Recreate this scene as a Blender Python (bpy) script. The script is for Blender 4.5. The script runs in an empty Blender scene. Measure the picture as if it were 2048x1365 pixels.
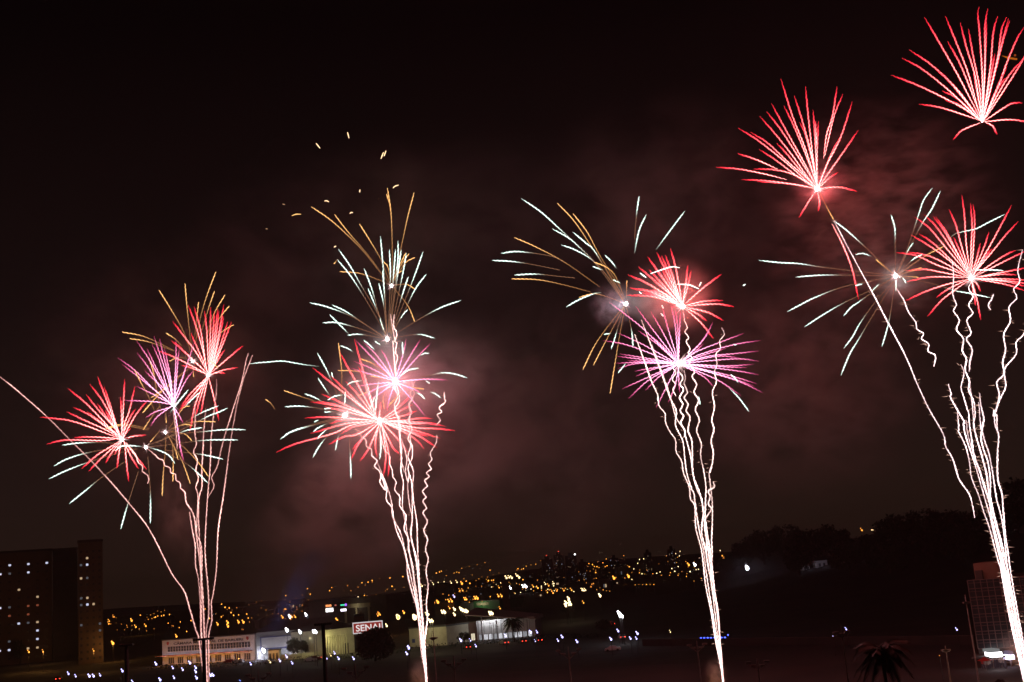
import bpy, bmesh, math, random
from mathutils import Vector, Matrix
R = math.radians
scene = bpy.context.scene
col = scene.collection
rnd = random.Random(7)

# ------------------------------------------------------------------ camera
FPX, PITCH, ROLL, CAMH = 2300.0, R(11.8), R(4.8), 20.0
CAM = Vector((0, 0, CAMH))
_f = Vector((0, math.cos(PITCH), math.sin(PITCH)))
_r0, _u0 = Vector((1, 0, 0)), Vector((0, -math.sin(PITCH), math.cos(PITCH)))
_r = _r0 * math.cos(ROLL) - _u0 * math.sin(ROLL)
_u = _u0 * math.cos(ROLL) + _r0 * math.sin(ROLL)
cd = bpy.data.cameras.new('camera'); cam = bpy.data.objects.new('camera', cd); col.objects.link(cam)
cd.sensor_width = 36; cd.lens = 36 * FPX / 2048; cd.clip_start = 1; cd.clip_end = 20000
m = Matrix((( _r.x, _u.x, -_f.x, 0), (_r.y, _u.y, -_f.y, 0), (_r.z, _u.z, -_f.z, CAMH), (0, 0, 0, 1)))
cam.matrix_world = m
scene.camera = cam

# ------------------------------------------------------------------ night sky, no sun
w = bpy.data.worlds.new('World'); scene.world = w; w.use_nodes = True
nt = w.node_tree; nt.nodes.clear()
out = nt.nodes.new('ShaderNodeOutputWorld'); bg = nt.nodes.new('ShaderNodeBackground')
sky = nt.nodes.new('ShaderNodeTexSky'); sky.sky_type = 'NISHITA'; sky.sun_disc = False
sky.sun_elevation = R(-8); sky.sun_rotation = R(200)
bg2 = nt.nodes.new('ShaderNodeBackground'); add = nt.nodes.new('ShaderNodeAddShader')
bg2.inputs['Strength'].default_value = 0.05
nt.links.new(sky.outputs[0], bg2.inputs['Color'])
tc = nt.nodes.new('ShaderNodeTexCoord'); sx = nt.nodes.new('ShaderNodeSeparateXYZ')
ramp = nt.nodes.new('ShaderNodeValToRGB')
nt.links.new(tc.outputs['Generated'], sx.inputs[0]); nt.links.new(sx.outputs['Z'], ramp.inputs[0])
e = ramp.color_ramp.elements                                       # town light on the night air
e[0].position = 0.0; e[0].color = (0.0230, 0.0120, 0.0078, 1)
e[1].position = 0.46; e[1].color = (0.0019, 0.0008, 0.0010, 1)
x = e.new(0.10); x.color = (0.0165, 0.0088, 0.0072, 1)
x = e.new(0.24); x.color = (0.0080, 0.0042, 0.0040, 1)
nt.links.new(ramp.outputs[0], bg.inputs['Color']); bg.inputs['Strength'].default_value = 0.8
nt.links.new(bg.outputs[0], add.inputs[0]); nt.links.new(bg2.outputs[0], add.inputs[1])
nt.links.new(add.outputs[0], out.inputs['Surface'])

scene.view_settings.view_transform = 'Standard'; scene.view_settings.look = 'None'
scene.view_settings.exposure = 0; scene.view_settings.gamma = 1
scene.cycles.use_denoising = True
scene.cycles.max_bounces = 3; scene.cycles.diffuse_bounces = 1; scene.cycles.glossy_bounces = 1
scene.cycles.volume_bounces = 0; scene.cycles.transparent_max_bounces = 40
scene.cycles.volume_step_rate = 0.6; scene.cycles.volume_max_steps = 256
scene.cycles.sample_clamp_indirect = 2.0
scene.render.film_transparent = False
scene.cycles.filter_width = 1.5

# ------------------------------------------------------------------ helpers
def ray(u, v):
    return _f + _r * ((u - 1024) / FPX) - _u * ((v - 682.5) / FPX)
def P(u, v, D):                                  # the point of the sight line at distance D in front
    d = ray(u, v); return CAM + d * (D / d.y)
def pxm(D): return D / FPX                       # metres per photo pixel at distance D
def sm(a, b, x):
    t = min(1, max(0, (x - a) / (b - a))); return t * t * (3 - 2 * t)
def lerp(a, b, t): return tuple(p + (q - p) * t for p, q in zip(a, b))

HILLS = []                                       # (x, y, rx, ry, height)
def terrain(x, y):
    z = 0.0
    for hx, hy, rx, ry, h in HILLS:
        d = ((x - hx) / rx) ** 2 + ((y - hy) / ry) ** 2
        if d < 9: z += h * math.exp(-d * 1.3)
    s = sm(900, 3000, y)
    z += s * (34 + 26 * math.sin(x * 0.0016 + 0.2) + 9 * math.sin(x * 0.006 + 1))
    return z
def hill_at(u, D, ru, ry, h):
    p = P(u, 1160, D); HILLS.append((p.x, D, ru * pxm(D), ry, h))
hill_at(1800, 640, 330, 150, 15); hill_at(2080, 560, 260, 130, 14); hill_at(1540, 760, 200, 150, 9)

def G(u, v, hh=0.0, dmax=3200):                  # where the sight line comes within hh of the ground
    d = ray(u, v); D = 60.0
    while D < dmax:
        p = CAM + d * (D / d.y)
        if p.z - hh <= terrain(p.x, p.y): return p
        D *= 1.01
    return CAM + d * (dmax / d.y)

def tag(o, label=None, cat=None, group=None, kind=None):
    if label: o['label'] = label
    if cat: o['category'] = cat
    if group: o['group'] = group
    if kind: o['kind'] = kind
    return o
def empty(name, loc, rz=0.0, label=None, cat=None, group=None):
    o = bpy.data.objects.new(name, None); col.objects.link(o); o.empty_display_size = 0.5
    o.location = loc; o.rotation_euler = (0, 0, rz)
    return tag(o, label, cat, group)

class MB:
    def __init__(s): s.v = []; s.f = []; s.c = []; s.hasc = False
    def add(s, vs, fs, c=None):
        n = len(s.v); s.v += [tuple(p) for p in vs]; s.f += [tuple(i + n for i in f) for f in fs]
        if c is not None: s.hasc = True
        s.c += c if c is not None else [(1, 1, 1)] * len(vs)
        return s
    def box(s, x0, x1, y0, y1, z0, z1):
        return s.add([(x0,y0,z0),(x1,y0,z0),(x1,y1,z0),(x0,y1,z0),(x0,y0,z1),(x1,y0,z1),(x1,y1,z1),(x0,y1,z1)],
                     [(0,3,2,1),(4,5,6,7),(0,1,5,4),(1,2,6,5),(2,3,7,6),(3,0,4,7)])
    def tube(s, pts, rad, cols=None, n=5, cap=True):
        pts = [Vector(p) for p in pts]; k = len(pts)
        if not isinstance(rad, (list, tuple)): rad = [rad] * k
        vs = []; fs = []; cs = []
        for i, p in enumerate(pts):
            t = (pts[min(i + 1, k - 1)] - pts[max(i - 1, 0)])
            if t.length < 1e-9: t = Vector((0, 0, 1))
            t.normalize()
            ref = Vector((0, 1, 0)) if abs(t.y) < 0.9 else Vector((1, 0, 0))
            a = t.cross(ref).normalized(); b = t.cross(a)
            for j in range(n):
                an = 2 * math.pi * j / n
                vs.append(p + (a * math.cos(an) + b * math.sin(an)) * rad[i])
                if cols: cs.append(cols[i])
        for i in range(k - 1):
            for j in range(n):
                fs.append((i*n+j, i*n+(j+1)%n, (i+1)*n+(j+1)%n, (i+1)*n+j))
        if cap: fs += [tuple(range(n-1, -1, -1)), tuple((k-1)*n + j for j in range(n))]
        return s.add(vs, fs, cs if cols else None)
    def ball(s, c, r, n=8, squash=(1,1,1), colr=None):
        c = Vector(c); vs = [c + Vector((0,0,-r*squash[2]))]; fs = []; rings = max(3, n // 2)
        for i in range(1, rings):
            ph = -math.pi/2 + math.pi*i/rings
            for j in range(n):
                th = 2*math.pi*j/n
                vs.append(c + Vector((r*squash[0]*math.cos(ph)*math.cos(th), r*squash[1]*math.cos(ph)*math.sin(th), r*squash[2]*math.sin(ph))))
        vs.append(c + Vector((0,0,r*squash[2]))); L = len(vs)-1
        for j in range(n):
            fs.append((0, 1+(j+1)%n, 1+j)); fs.append((L, L-n+j, L-n+(j+1)%n))
        for i in range(rings-2):
            for j in range(n):
                a = 1+i*n; fs.append((a+j, a+(j+1)%n, a+n+(j+1)%n, a+n+j))
        return s.add(vs, fs, [colr]*len(vs) if colr else None)
    def mesh(s, name, mat):
        me = bpy.data.meshes.new(name); me.from_pydata(s.v, [], s.f)
        if s.hasc:
            at = me.color_attributes.new('glow', 'FLOAT_COLOR', 'POINT')
            flat = []
            for c in s.c: flat += [c[0], c[1], c[2], c[3] if len(c) > 3 else 1.0]
            at.data.foreach_set('color', flat)
        me.materials.append(mat); me.update(); return me
    def build(s, name, mat, parent=None, loc=None, smooth=False):
        me = s.mesh(name, mat)
        if smooth:
            for p in me.polygons: p.use_smooth = True
        return link(name, me, parent, loc)
def link(name, me, parent=None, loc=None):
    o = bpy.data.objects.new(name, me); col.objects.link(o)
    if parent: o.parent = parent
    if loc is not None: o.location = loc
    return o
def copy_tree(o, parent=None):
    c = o.copy(); col.objects.link(c); c.parent = parent
    for ch in o.children: copy_tree(ch, c)
    return c

# ------------------------------------------------------------------ materials
def principled(name, c, rough=0.8, noise=0.0, nscale=1.0, c2=None, metal=0.0, bump=0.0):
    mt = bpy.data.materials.new(name); mt.use_nodes = True; t = mt.node_tree; b = t.nodes['Principled BSDF']
    b.inputs['Base Color'].default_value = (*c, 1); b.inputs['Roughness'].default_value = rough
    b.inputs['Metallic'].default_value = metal
    if noise or c2:
        n = t.nodes.new('ShaderNodeTexNoise'); n.inputs['Scale'].default_value = nscale; n.inputs['Detail'].default_value = 6
        g = t.nodes.new('ShaderNodeTexCoord'); t.links.new(g.outputs['Object'], n.inputs['Vector'])
        mx = t.nodes.new('ShaderNodeMix'); mx.data_type = 'RGBA'
        c2 = c2 or tuple(x * (1 - noise) for x in c)
        mx.inputs[6].default_value = (*c, 1); mx.inputs[7].default_value = (*c2, 1)
        rp = t.nodes.new('ShaderNodeValToRGB'); rp.color_ramp.elements[0].position = .38; rp.color_ramp.elements[1].position = .62
        t.links.new(n.outputs['Fac'], rp.inputs[0]); t.links.new(rp.outputs[0], mx.inputs[0])
        t.links.new(mx.outputs[2], b.inputs['Base Color'])
        if bump:
            bp = t.nodes.new('ShaderNodeBump'); bp.inputs['Strength'].default_value = bump
            t.links.new(n.outputs['Fac'], bp.inputs['Height']); t.links.new(bp.outputs[0], b.inputs['Normal'])
    return mt
def emit(name, c, s, sample=True):
    mt = bpy.data.materials.new(name); mt.use_nodes = True; t = mt.node_tree; t.nodes.clear()
    o = t.nodes.new('ShaderNodeOutputMaterial'); e = t.nodes.new('ShaderNodeEmission')
    e.inputs['Color'].default_value = (*c, 1); e.inputs['Strength'].default_value = s
    t.links.new(e.outputs[0], o.inputs['Surface'])
    mt.cycles.emission_sampling = 'FRONT' if sample else 'NONE'
    return mt
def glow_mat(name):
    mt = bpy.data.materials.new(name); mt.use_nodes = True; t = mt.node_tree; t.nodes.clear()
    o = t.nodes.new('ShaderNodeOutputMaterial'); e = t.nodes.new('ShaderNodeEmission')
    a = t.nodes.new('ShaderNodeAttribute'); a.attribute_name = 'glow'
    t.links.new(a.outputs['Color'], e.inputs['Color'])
    tr = t.nodes.new('ShaderNodeBsdfTransparent'); ad = t.nodes.new('ShaderNodeAddShader'); mx = t.nodes.new('ShaderNodeMixShader')   # alpha 0: see-through shell adding a painted halo round the streak
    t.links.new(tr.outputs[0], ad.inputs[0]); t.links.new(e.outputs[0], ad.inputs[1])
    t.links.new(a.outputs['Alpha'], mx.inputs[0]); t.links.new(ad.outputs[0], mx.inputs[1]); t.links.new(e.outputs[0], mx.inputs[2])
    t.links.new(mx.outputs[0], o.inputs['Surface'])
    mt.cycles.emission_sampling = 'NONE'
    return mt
SPARK = glow_mat('burning_spark')

def lamp(loc, c, watt, r=0.15, parent=None):
    l = bpy.data.lights.new('glow_light', 'POINT'); l.color = c; l.energy = watt; l.shadow_soft_size = r
    o = bpy.data.objects.new('glow_light', l); col.objects.link(o); o.location = loc
    if parent: o.parent = parent
    return o
# ------------------------------------------------------------------ ground
M = {}
M['ground'] = principled('dry_ground', (.058,.045,.042), .95, c2=(.035,.032,.03), nscale=.06, bump=.2)
M['asphalt'] = principled('asphalt', (.06,.055,.055), .85, .25, .3)
M['paving'] = principled('paving', (.16,.13,.12), .9, .25, .12)
M['turf'] = principled('turf', (.035,.04,.025), .95, .4, .2)
M['white_wall'] = principled('white_render', (.72,.70,.68), .8, .10, .35)
M['cream_wall'] = principled('cream_render', (.62,.57,.42), .85, .15, .4)
M['grey_wall'] = principled('grey_cladding', (.42,.43,.42), .7, .12, .3)
M['dark_wall'] = principled('dark_concrete', (.10,.085,.08), .9, .3, .2)
M['brown_wall'] = principled('brown_render', (.26,.17,.12), .9, .2, .3)
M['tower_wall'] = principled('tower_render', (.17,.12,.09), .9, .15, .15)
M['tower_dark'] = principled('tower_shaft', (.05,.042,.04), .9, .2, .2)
M['red_wall'] = principled('red_render', (.40,.16,.10), .85, .2, .3)
M['green_wall'] = principled('green_cladding', (.06,.26,.10), .7, .15, .3)
M['roof'] = principled('roof_sheet', (.07,.06,.06), .7, .25, .5)
M['white_roof'] = principled('white_canopy', (.75,.75,.74), .5, .08, .5)
M['glass'] = principled('dark_glass', (.02,.022,.03), .35, .3, .5)
M['frame'] = principled('pale_frame', (.62,.56,.55), .6, .1, 1)
M['blue_paint'] = principled('blue_paint', (.05,.07,.28), .6, .1, 1)
M['red_paint'] = principled('red_paint', (.55,.05,.04), .5, .15, 1)
M['steel'] = principled('galvanised_steel', (.30,.26,.25), .6, .25, 2)
M['dark_steel'] = principled('dark_steel', (.04,.036,.036), .6, .2, 2)
M['bark'] = principled('bark', (.07,.05,.035), .95, .4, 3)
M['leaf'] = principled('leaf', (.045,.055,.028), .8, .4, .6)
M['palm_leaf'] = principled('palm_leaf', (.03,.045,.02), .7, .4, .6)
M['tyre'] = principled('tyre', (.02,.02,.02), .9, .1, 3)
M['letter'] = principled('dark_letters', (.04,.035,.06), .7, .1, 3)
M['skin'] = principled('skin', (.30,.18,.13), .7, .1, 5)
M['cloth_a'] = principled('pale_clothes', (.45,.40,.36), .9, .2, 4)
M['cloth_b'] = principled('dark_clothes', (.09,.07,.09), .9, .2, 4)
M['canvas'] = principled('white_canvas', (.8,.8,.8), .7, .06, 2)
OR = emit('sodium_lamp', (1,.35,.042), 3.7, False); OR2 = emit('sodium_lamp_dim', (1,.33,.05), 1.2, False)
WH = emit('white_lamp', (.93,.94,1), 9, False); YW = emit('warm_white_lamp', (1,.74,.34), 4.2, False)
BLW = emit('cold_globe', (.50,.47,1), 4, False); RD = emit('red_lamp', (1,.06,.03), 4, False); BL = emit('blue_lamp', (.06,.10,1), 5, False)
GN = emit('green_lamp', (.05,.7,.35), 1.6, False); WIN = emit('lit_window_cold', (.72,.76,1), .95, False); WINW = emit('lit_window_warm', (1,.70,.4), .55, False)
WINR = emit('lit_window_red', (1,.25,.12), .22, False); WIND = emit('lit_window_dim', (.6,.65,.75), .13, False)

xs = [-4000, -3000, -2200, -1500, -1000] + [x for x in range(-700, 701, 20)] + [1000, 1500, 2200, 3000, 4000]
ys = [-150, -60] + list(range(0, 1001, 14)) + list(range(1050, 2600, 60)) + list(range(2700, 4300, 200)) + [6000, 9000]
g = MB(); nx = len(xs)
g.v = [(x, y, terrain(x, y)) for y in ys for x in xs]; g.c = [(1,1,1)] * len(g.v)
g.f = [(j*nx+i, j*nx+i+1, (j+1)*nx+i+1, (j+1)*nx+i) for j in range(len(ys)-1) for i in range(nx-1)]
tag(g.build('ground', M['ground'], smooth=True), kind='structure')
def sheet(name, mat, corners, z=.006):           # a flat sheet lying on level ground, corners given as sight lines
    ps = [G(u, v) for u, v in corners]
    o = MB().add([(p.x, p.y, z) for p in ps], [tuple(range(len(ps)))]).build(name, M[mat]); tag(o, kind='structure')
    if o.data.polygons[0].normal.z < 0: o.data.flip_normals()
    return o
sheet('turf', 'turf', [(60,1352), (520,1338), (900,1318), (1500,1300), (1500,1322), (900,1350), (520,1400), (60,1400)])
sheet('road', 'asphalt', [(-60,1346), (330,1338), (520,1327), (900,1300), (1290,1282), (1290,1290), (900,1311), (520,1335), (330,1348), (-60,1358)], .012)

# ------------------------------------------------------------------ buildings
def frame(name, label, cat, L, Rr, top, group=None, face=False):
    A, B = G(*L), G(*Rr)
    if face:                                     # front square to the line of sight
        d = ray((L[0]+Rr[0])/2, L[1]); d.z = 0; d.normalize(); e_ = ray(Rr[0], L[1]); e_.z = 0
        B = Vector((0,0,0)) + e_ * (A.dot(d) - A.z*d.z) / e_.dot(d); B.z = A.z
    pass; A.z = min(A.z, B.z) if abs(A.z - B.z) < 3 else A.z
    rz = math.atan2(B.y - A.y, B.x - A.x); root = empty(name, A, rz, label, cat, group)
    W = math.hypot(B.x - A.x, B.y - A.y); H = P(top[0], top[1], A.y).z - A.z
    root['__uL'] = L[0]; root['__uR'] = Rr[0]
    return root, W, H
def clean(o):
    for k in list(o.keys()):
        if k.startswith('__'): del o[k]
def win(root, x0, x1, z0, z1, mat, y=-.05, fr=None, cols=1, rows=1, name='window'):
    wdw = MB().box(x0, x1, y - .06, y, z0, z1).build(name, mat, root)
    if fr:
        f = MB(); t = max(.07, (x1-x0) * .06)
        for i in range(cols + 1):
            xx = x0 + (x1-x0)*i/cols; f.box(xx - t/2, xx + t/2, y - .14, y - .062, z0 - t, z1 + t)
        for j in range(rows + 1):
            zz = z0 + (z1-z0)*j/rows; f.box(x0 + t/2 + .002, x1 - t/2 - .002, y - .135, y - .063, zz - t/2, zz + t/2)
        f.build('frame', fr, wdw)
    return wdw
def text(body, root, x, y, z, size, mat, name='lettering', ext=.04, width=None):
    cu = bpy.data.curves.new(name, 'FONT'); cu.body = body; cu.size = size; cu.extrude = ext; cu.offset = size * .012
    cu.align_x = 'LEFT'; cu.align_y = 'BOTTOM_BASELINE'
    o = bpy.data.objects.new(name, cu); col.objects.link(o); o.parent = root; o.location = (x, y, z); o.rotation_euler = (R(90), 0, 0)
    dg = bpy.context.evaluated_depsgraph_get(); me = bpy.data.meshes.new_from_object(o.evaluated_get(dg)); me.name = name
    me.materials.clear(); me.materials.append(mat)
    bpy.data.objects.remove(o); o = link(name, me, root, (x, y, z)); o.rotation_euler = (R(90), 0, 0)
    if width: o.scale.x = width / max(.01, max(q.co.x for q in me.vertices))
    return o

# council building
b, W, H = frame('council_building', 'long white two storey public hall with dark lettering along its top', 'building', (325,1331), (511,1321), (325,1282))
MB().box(0, W, 0, 16, 0, H).build('wall', M['white_wall'], b)
MB().box(-.3, W + .3, -.3, 16.3, H + .002, H + .45).build('roof', M['roof'], b)
MB().box(-1.5, W*.97, -2.2, -.003, H*.36, H*.40).build('canopy', M['red_wall'], b)
n = 30
for i in range(n):
    x0 = W*.065 + W*.89*i/n
    win(b, x0, x0 + W*.89/n*.88, H*.53, H*.74, M['glass'], -.003, M['frame'], 1, 2)
for i in range(9):
    x0 = W*.05 + W*.92*i/9
    win(b, x0 + W*.02, x0 + W*.085, H*.04, H*.30, M['glass'], -.003, M['frame'], 3, 1)
text('CÂMARA MUNICIPAL DE BARUERI', b, W*.13, -.06, H*.80, H*.135, M['letter'], 'lettering', .05, W*.75)
for fx in (.065, .925):
    MB().add([(W*fx + a, -.10, H*.80 + c) for a, c in ((0,.0),(.55,.45),(.55,1.25),(-.55,1.25),(-.55,.45))] + [(W*fx + a, -.003, H*.80 + c) for a, c in ((0,.0),(.55,.45),(.55,1.25),(-.55,1.25),(-.55,.45))],
             [(0,1,2,3,4), (9,8,7,6,5)] + [(i, 5+i, 5+(i+1) % 5, (i+1) % 5) for i in range(5)]).build('emblem', M['red_paint'], b)
for i in range(7):                                # wall washers under the eaves and over the pavement
    x = W*(.08 + .14*i)
    lamp(b.matrix_basis @ Vector((x, -3.2, H*.44)), (.80,.74,1), 105, .2)
    lamp(b.matrix_basis @ Vector((x, -4.5, 2.6)), (1,.37,.06), 300, .2)
clean(b); CB = b

# sports hall
b, W, H = frame('sports_hall', 'pale hall with a blue framed blank panel, floodlit at its left end', 'building', (513,1322), (652,1312), (513,1266))
MB().box(.05, W, .4, 22, 0, H).build('wall', M['grey_wall'], b)
MB().add([(-.3,0,H+.003),(W+.3,0,H+.003),(W+.3,24,H+.003),(-.3,24,H+.003),(W*.1,10,H+3.4),(W*.92,10,H+3.4)], [(0,3,2,1),(0,1,5,4),(1,2,5),(2,3,4,5),(3,0,4)]).build('roof', M['roof'], b)
px0, px1, pz0, pz1 = W*.075, W*.70, H*.42, H*.80
MB().box(px0, px1, .30, .397, pz0, pz1).build('panel', M['white_wall'], b)
f = MB(); t = .35
f.box(px0 - t, px0 - .003, .2, .396, pz0 - t, pz1 + t); f.box(px1 + .003, px1 + t, .2, .396, pz0 - t, pz1 + t)
f.box(px0 - .002, px1 + .002, .2, .396, pz1 + .003, pz1 + t); f.box(px0 - .002, px1 + .002, .2, .396, pz0 - t, pz0 - .003)
f.build('panel_frame', M['blue_paint'], b)
for i in range(6): MB().box(W*(.72 + .042*i), W*(.72 + .042*i) + .25, .25, .395, .3, H*.72).build('pilaster', M['dark_wall'], b)
for fx, pw in ((.02, 420), (.08, 300), (.50, 420), (.36, 140)): lamp(b.matrix_basis @ Vector((W*fx, -2.2, H*.12 if fx < .3 else H*.25)), (.80,.80,1), pw, .2)
lamp(b.matrix_basis @ Vector((W*.60, -.9, H*.20)), (.78,.76,1), 150, .2); lamp(b.matrix_basis @ Vector((W*.03, -1.0, H*.30)), (.86,.84,1), 150, .2)
lamp(b.matrix_basis @ Vector((W*.45, -7, H*.9)), (.9,1,.85), 160, .2); lamp(b.matrix_basis @ Vector((W*.85, -5, H*.7)), (1,.95,.6), 110, .2)
clean(b)
b, W, H = frame('guard_hut', 'small orange lit hut in front of the pale hall', 'building', (541,1323), (563,1322), (541,1301))
MB().box(0, W, -3, 0, 0, H).build('wall', M['cream_wall'], b); MB().box(-.2, W+.2, -3.2, .2, H+.003, H+.3).build('roof', M['roof'], b)
for i in range(3): win(b, W*(.1+.3*i), W*(.1+.3*i)+W*.16, H*.2, H*.75, M['glass'], -3.003)
lamp(b.matrix_basis @ Vector((W*.5, -6, H*.8)), (1,.42,.06), 260, .2); clean(b)
b, W, H = frame('boundary_wall', 'olive lit boundary wall in front of the pale hall', 'wall', (564,1322), (648,1315), (564,1300))
MB().box(0, W, -2, -1.6, 0, H*.55).build('panel', M['cream_wall'], b)
for i in range(8): MB().box(W*i/7-.15, W*i/7+.15, -2.1, -1.5, 0, H*.62).build('post', M['cream_wall'], b)
lamp(b.matrix_basis @ Vector((W*.6, -7, H*.9)), (.95,.95,.45), 330, .2); clean(b)

# classroom hall
b, W, H = frame('classroom_block', 'olive yellow lit block with upright fins beside the dark pole', 'building', (650,1314), (712,1306), (650,1274))
MB().box(0, W, .5, 16, 0, H).build('wall', M['cream_wall'], b)
MB().box(-.3, W+.4, .1, 16.3, H+.003, H+2.2).build('parapet', M['cream_wall'], b)
MB().add([(-.5,0,H+2.21),(W+.5,0,H+2.21),(W+.5,17,H+2.21),(-.5,17,H+2.21),(W*.2,8,H+5),(W*.8,8,H+5)], [(0,3,2,1),(0,1,5,4),(1,2,5),(2,3,4,5),(3,0,4)]).build('roof', M['roof'], b)
for i in range(9): MB().box(W*(.03+.085*i), W*(.03+.085*i)+.35, .05, .497, .2, H-.01).build('fin', M['cream_wall'], b)
win(b, W*.62, W*.80, .1, H*.55, M['dark_wall'], .497, name='gate')
lamp(b.matrix_basis @ Vector((W*.08, -2.4, H*.86)), (1,.95,.40), 520, .2); lamp(b.matrix_basis @ Vector((W*.5, -5, H*.6)), (1,.92,.40), 420, .2); clean(b)

# roof sign
D = G(706,1308).y - 6; A = P(706, 1269, D); B = P(766, 1263, D); rz = math.atan2(B.y - A.y, B.x - A.x)
s = empty('lit_sign', (A.x, A.y, 0), math.atan2(0, 1), 'red and white lit sign half hidden by the round dark tree', 'sign')
W = B.x - A.x; H = P(706, 1246, D).z - A.z; slope = 0
bd = MB().box(0, W, 0, .4, A.z, A.z + H).build('board', emit('sign_white', (1,.93,.95), .62, False), s)
MB().box(W*.03, W*.97, -.06, -.003, A.z + H*.10, A.z + H*.90).build('panel', emit('sign_red', (.75,.075,.055), .34, False), s)
text('SENAI', s, W*.10, -.12, A.z + H*.22, H*.78, emit('sign_letters', (1,.95,.95), .85, False), 'lettering', .05, W*.82)
for x in (.15, .85): MB().box(W*x-.2, W*x+.2, .05, .35, 0, A.z - .003).build('post', M['dark_steel'], s)

# low yellow block, and the white canopied hall
b, W, H = frame('store_block', 'blank yellowish block behind the second fountain', 'building', (820,1296), (895,1292), (820,1258))
MB().box(0, W, 0, 14, 0, H).build('wall', M['cream_wall'], b); MB().box(-.3, W+.3, -.3, 14.3, H+.003, H+.5).build('roof', M['roof'], b)
MB().box(W*.07, W*.15, -.05, -.003, H*.25, H*.45).build('notice', M['blue_paint'], b)
lamp(b.matrix_basis @ Vector((W*.65, -7, H*1.15)), (1,.92,.5), 750, .2); clean(b)
b, W, H = frame('market_hall', 'white lit hall with a sloping canopy behind the palm', 'building', (895,1288), (1072,1274), (895,1247))
MB().box(0, W*.34, 1, 16, 0, H*.92).build('wing', M['brown_wall'], b)
MB().box(W*.342, W, 0, 18, H*.0, H*1.0).build('wall', M['white_wall'], b)
f = MB(); z0 = H*1.15
f.add([(W*.24,-4,z0+1.2),(W*1.03,-4,z0-2.2),(W*1.03,19,z0-2.2),(W*.24,19,z0+1.2),(W*.24,-4,z0+1.6),(W*1.03,-4,z0-1.9),(W*1.03,19,z0-1.0),(W*.24,19,z0+3.4)],
      [(0,3,2,1),(4,5,6,7),(0,1,5,4),(1,2,6,5),(2,3,7,6),(3,0,4,7)]).build('canopy', M['white_roof'], b)
for i in range(10): MB().box(W*(.36+.064*i), W*(.36+.064*i)+.22, -.14, -.003, H*.36, H*.99).build('rib', M['grey_wall'], b)
for i in range(11): win(b, W*(.365+.055*i), W*(.365+.055*i)+W*.042, H*.05, H*.32, emit('hall_window', (.92,.93,1), .80 if i % 3 else .35, False), -.003, M['dark_steel'], 3, 1)
for i in range(5): win(b, W*(.02+.062*i), W*(.02+.062*i)+W*.045, H*.06, H*.40, emit('shop_window', (1,.88,.62), (.95,.6,1.0,.3,.8)[i], False), .997, M['dark_steel'], 2, 1, 'shop_window')
for i in range(4): MB().box(W*(.42+.17*i)-.15, W*(.42+.17*i)+.15, -3.8, -3.5, 0, z0 - 1.7*(i*.22)+.1).build('column', M['steel'], b)
for fx, pw in ((.42, 210), (.52, 260), (.60, 170), (.86, 70)): lamp(b.matrix_basis @ Vector((W*fx, -2.0, H*.98)), (.92,.94,1), pw, .2)
lamp(b.matrix_basis @ Vector((W*.12, -3.5, H*.5)), (1,.9,.65), 220, .2); clean(b)

b, W, H = frame('green_shop', 'green fronted shed with a faded white sign', 'building', (948,1222), (1000,1219), (948,1204))
MB().box(0, W, 0, 25, 0, H).build('wall', M['green_wall'], b); MB().box(-W*.55, -.01, 0, 25, 0, H*.9).build('side_wing', M['grey_wall'], b)
MB().box(W*.12, W*.6, -.1, -.003, H*.55, H*.86).build('sign_panel', M['cream_wall'], b)
MB().box(-W*.56, W+.3, -.2, 25.2, H+.003, H+.6).build('roof', M['roof'], b)
lamp(b.matrix_basis @ Vector((W*.35, -8, H*1.0)), (1,.95,.6), 1600, .3); clean(b)
p = G(1014, 1226); hh = P(1007, 1162, p.y).z
c = empty('chimney', (p.x, p.y, p.z), 0, 'tall dark square shaft standing over the green shed', 'chimney')
MB().box(-6.5*pxm(p.y), 6.5*pxm(p.y), 0, 8, 0, hh - p.z).build('shaft', M['brown_wall'], c); MB().box(-7*pxm(p.y), 7*pxm(p.y), -.3, 8.3, hh-p.z+.003, hh-p.z+1).build('cap', M['roof'], c)

b, W, H = frame('shopping_hall', 'dark shopping hall carrying the coloured lit signs', 'building', (608,1250), (775,1243), (608,1206))
MB().box(0, W, 0, 40, 0, H).build('wall', M['dark_wall'], b); MB().box(-.4, W+.4, -.4, 40.4, H+.003, H+.9).build('roof', M['roof'], b)
MB().box(W*.52, W*.83, -.6, -.003, H*.62, H*.80).build('fascia', M['cream_wall'], b)
for x in (.53, .66, .80): MB().box(W*x, W*x + W*.02, -.5, -.004, 0, H*.617).build('pillar', M['cream_wall'], b)
DS = min(G(608,1250).y, G(775,1243).y) - 6
lamp(b.matrix_basis @ Vector((W*.68, -8, H*.6)), (1,.85,.55), 700, .3); clean(b)
def panel_sign(u, v, pw, ph, mat, label):
    s = empty('shop_sign', P(u, v, DS), 0, label, 'sign', 'lit signs on the shopping hall'); q = pxm(DS)
    MB().box(-pw*q/2, pw*q/2, -.2, .2, -ph*q/2, ph*q/2).build('lit_face', mat, s); MB().box(-pw*q/2-.15, pw*q/2+.15, .203, .5, -ph*q/2-.15, ph*q/2+.15).build('case', M['dark_steel'], s)
panel_sign(657, 1212, 11, 4, emit('sign_orange', (1,.32,.10), 1.7, False), 'orange lit sign above the big white one'); panel_sign(659, 1220.5, 14, 7, emit('sign_blank', (1,.97,.9), 4, False), 'big blank white lit sign under the orange one')
panel_sign(685, 1210.5, 8, 2.6, GN, 'thin green lit sign with a violet end'); panel_sign(691.5, 1210, 3.4, 4, emit('sign_violet', (.35,.12,1), 2.2, False), 'violet lit square at the end of the green sign')
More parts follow.
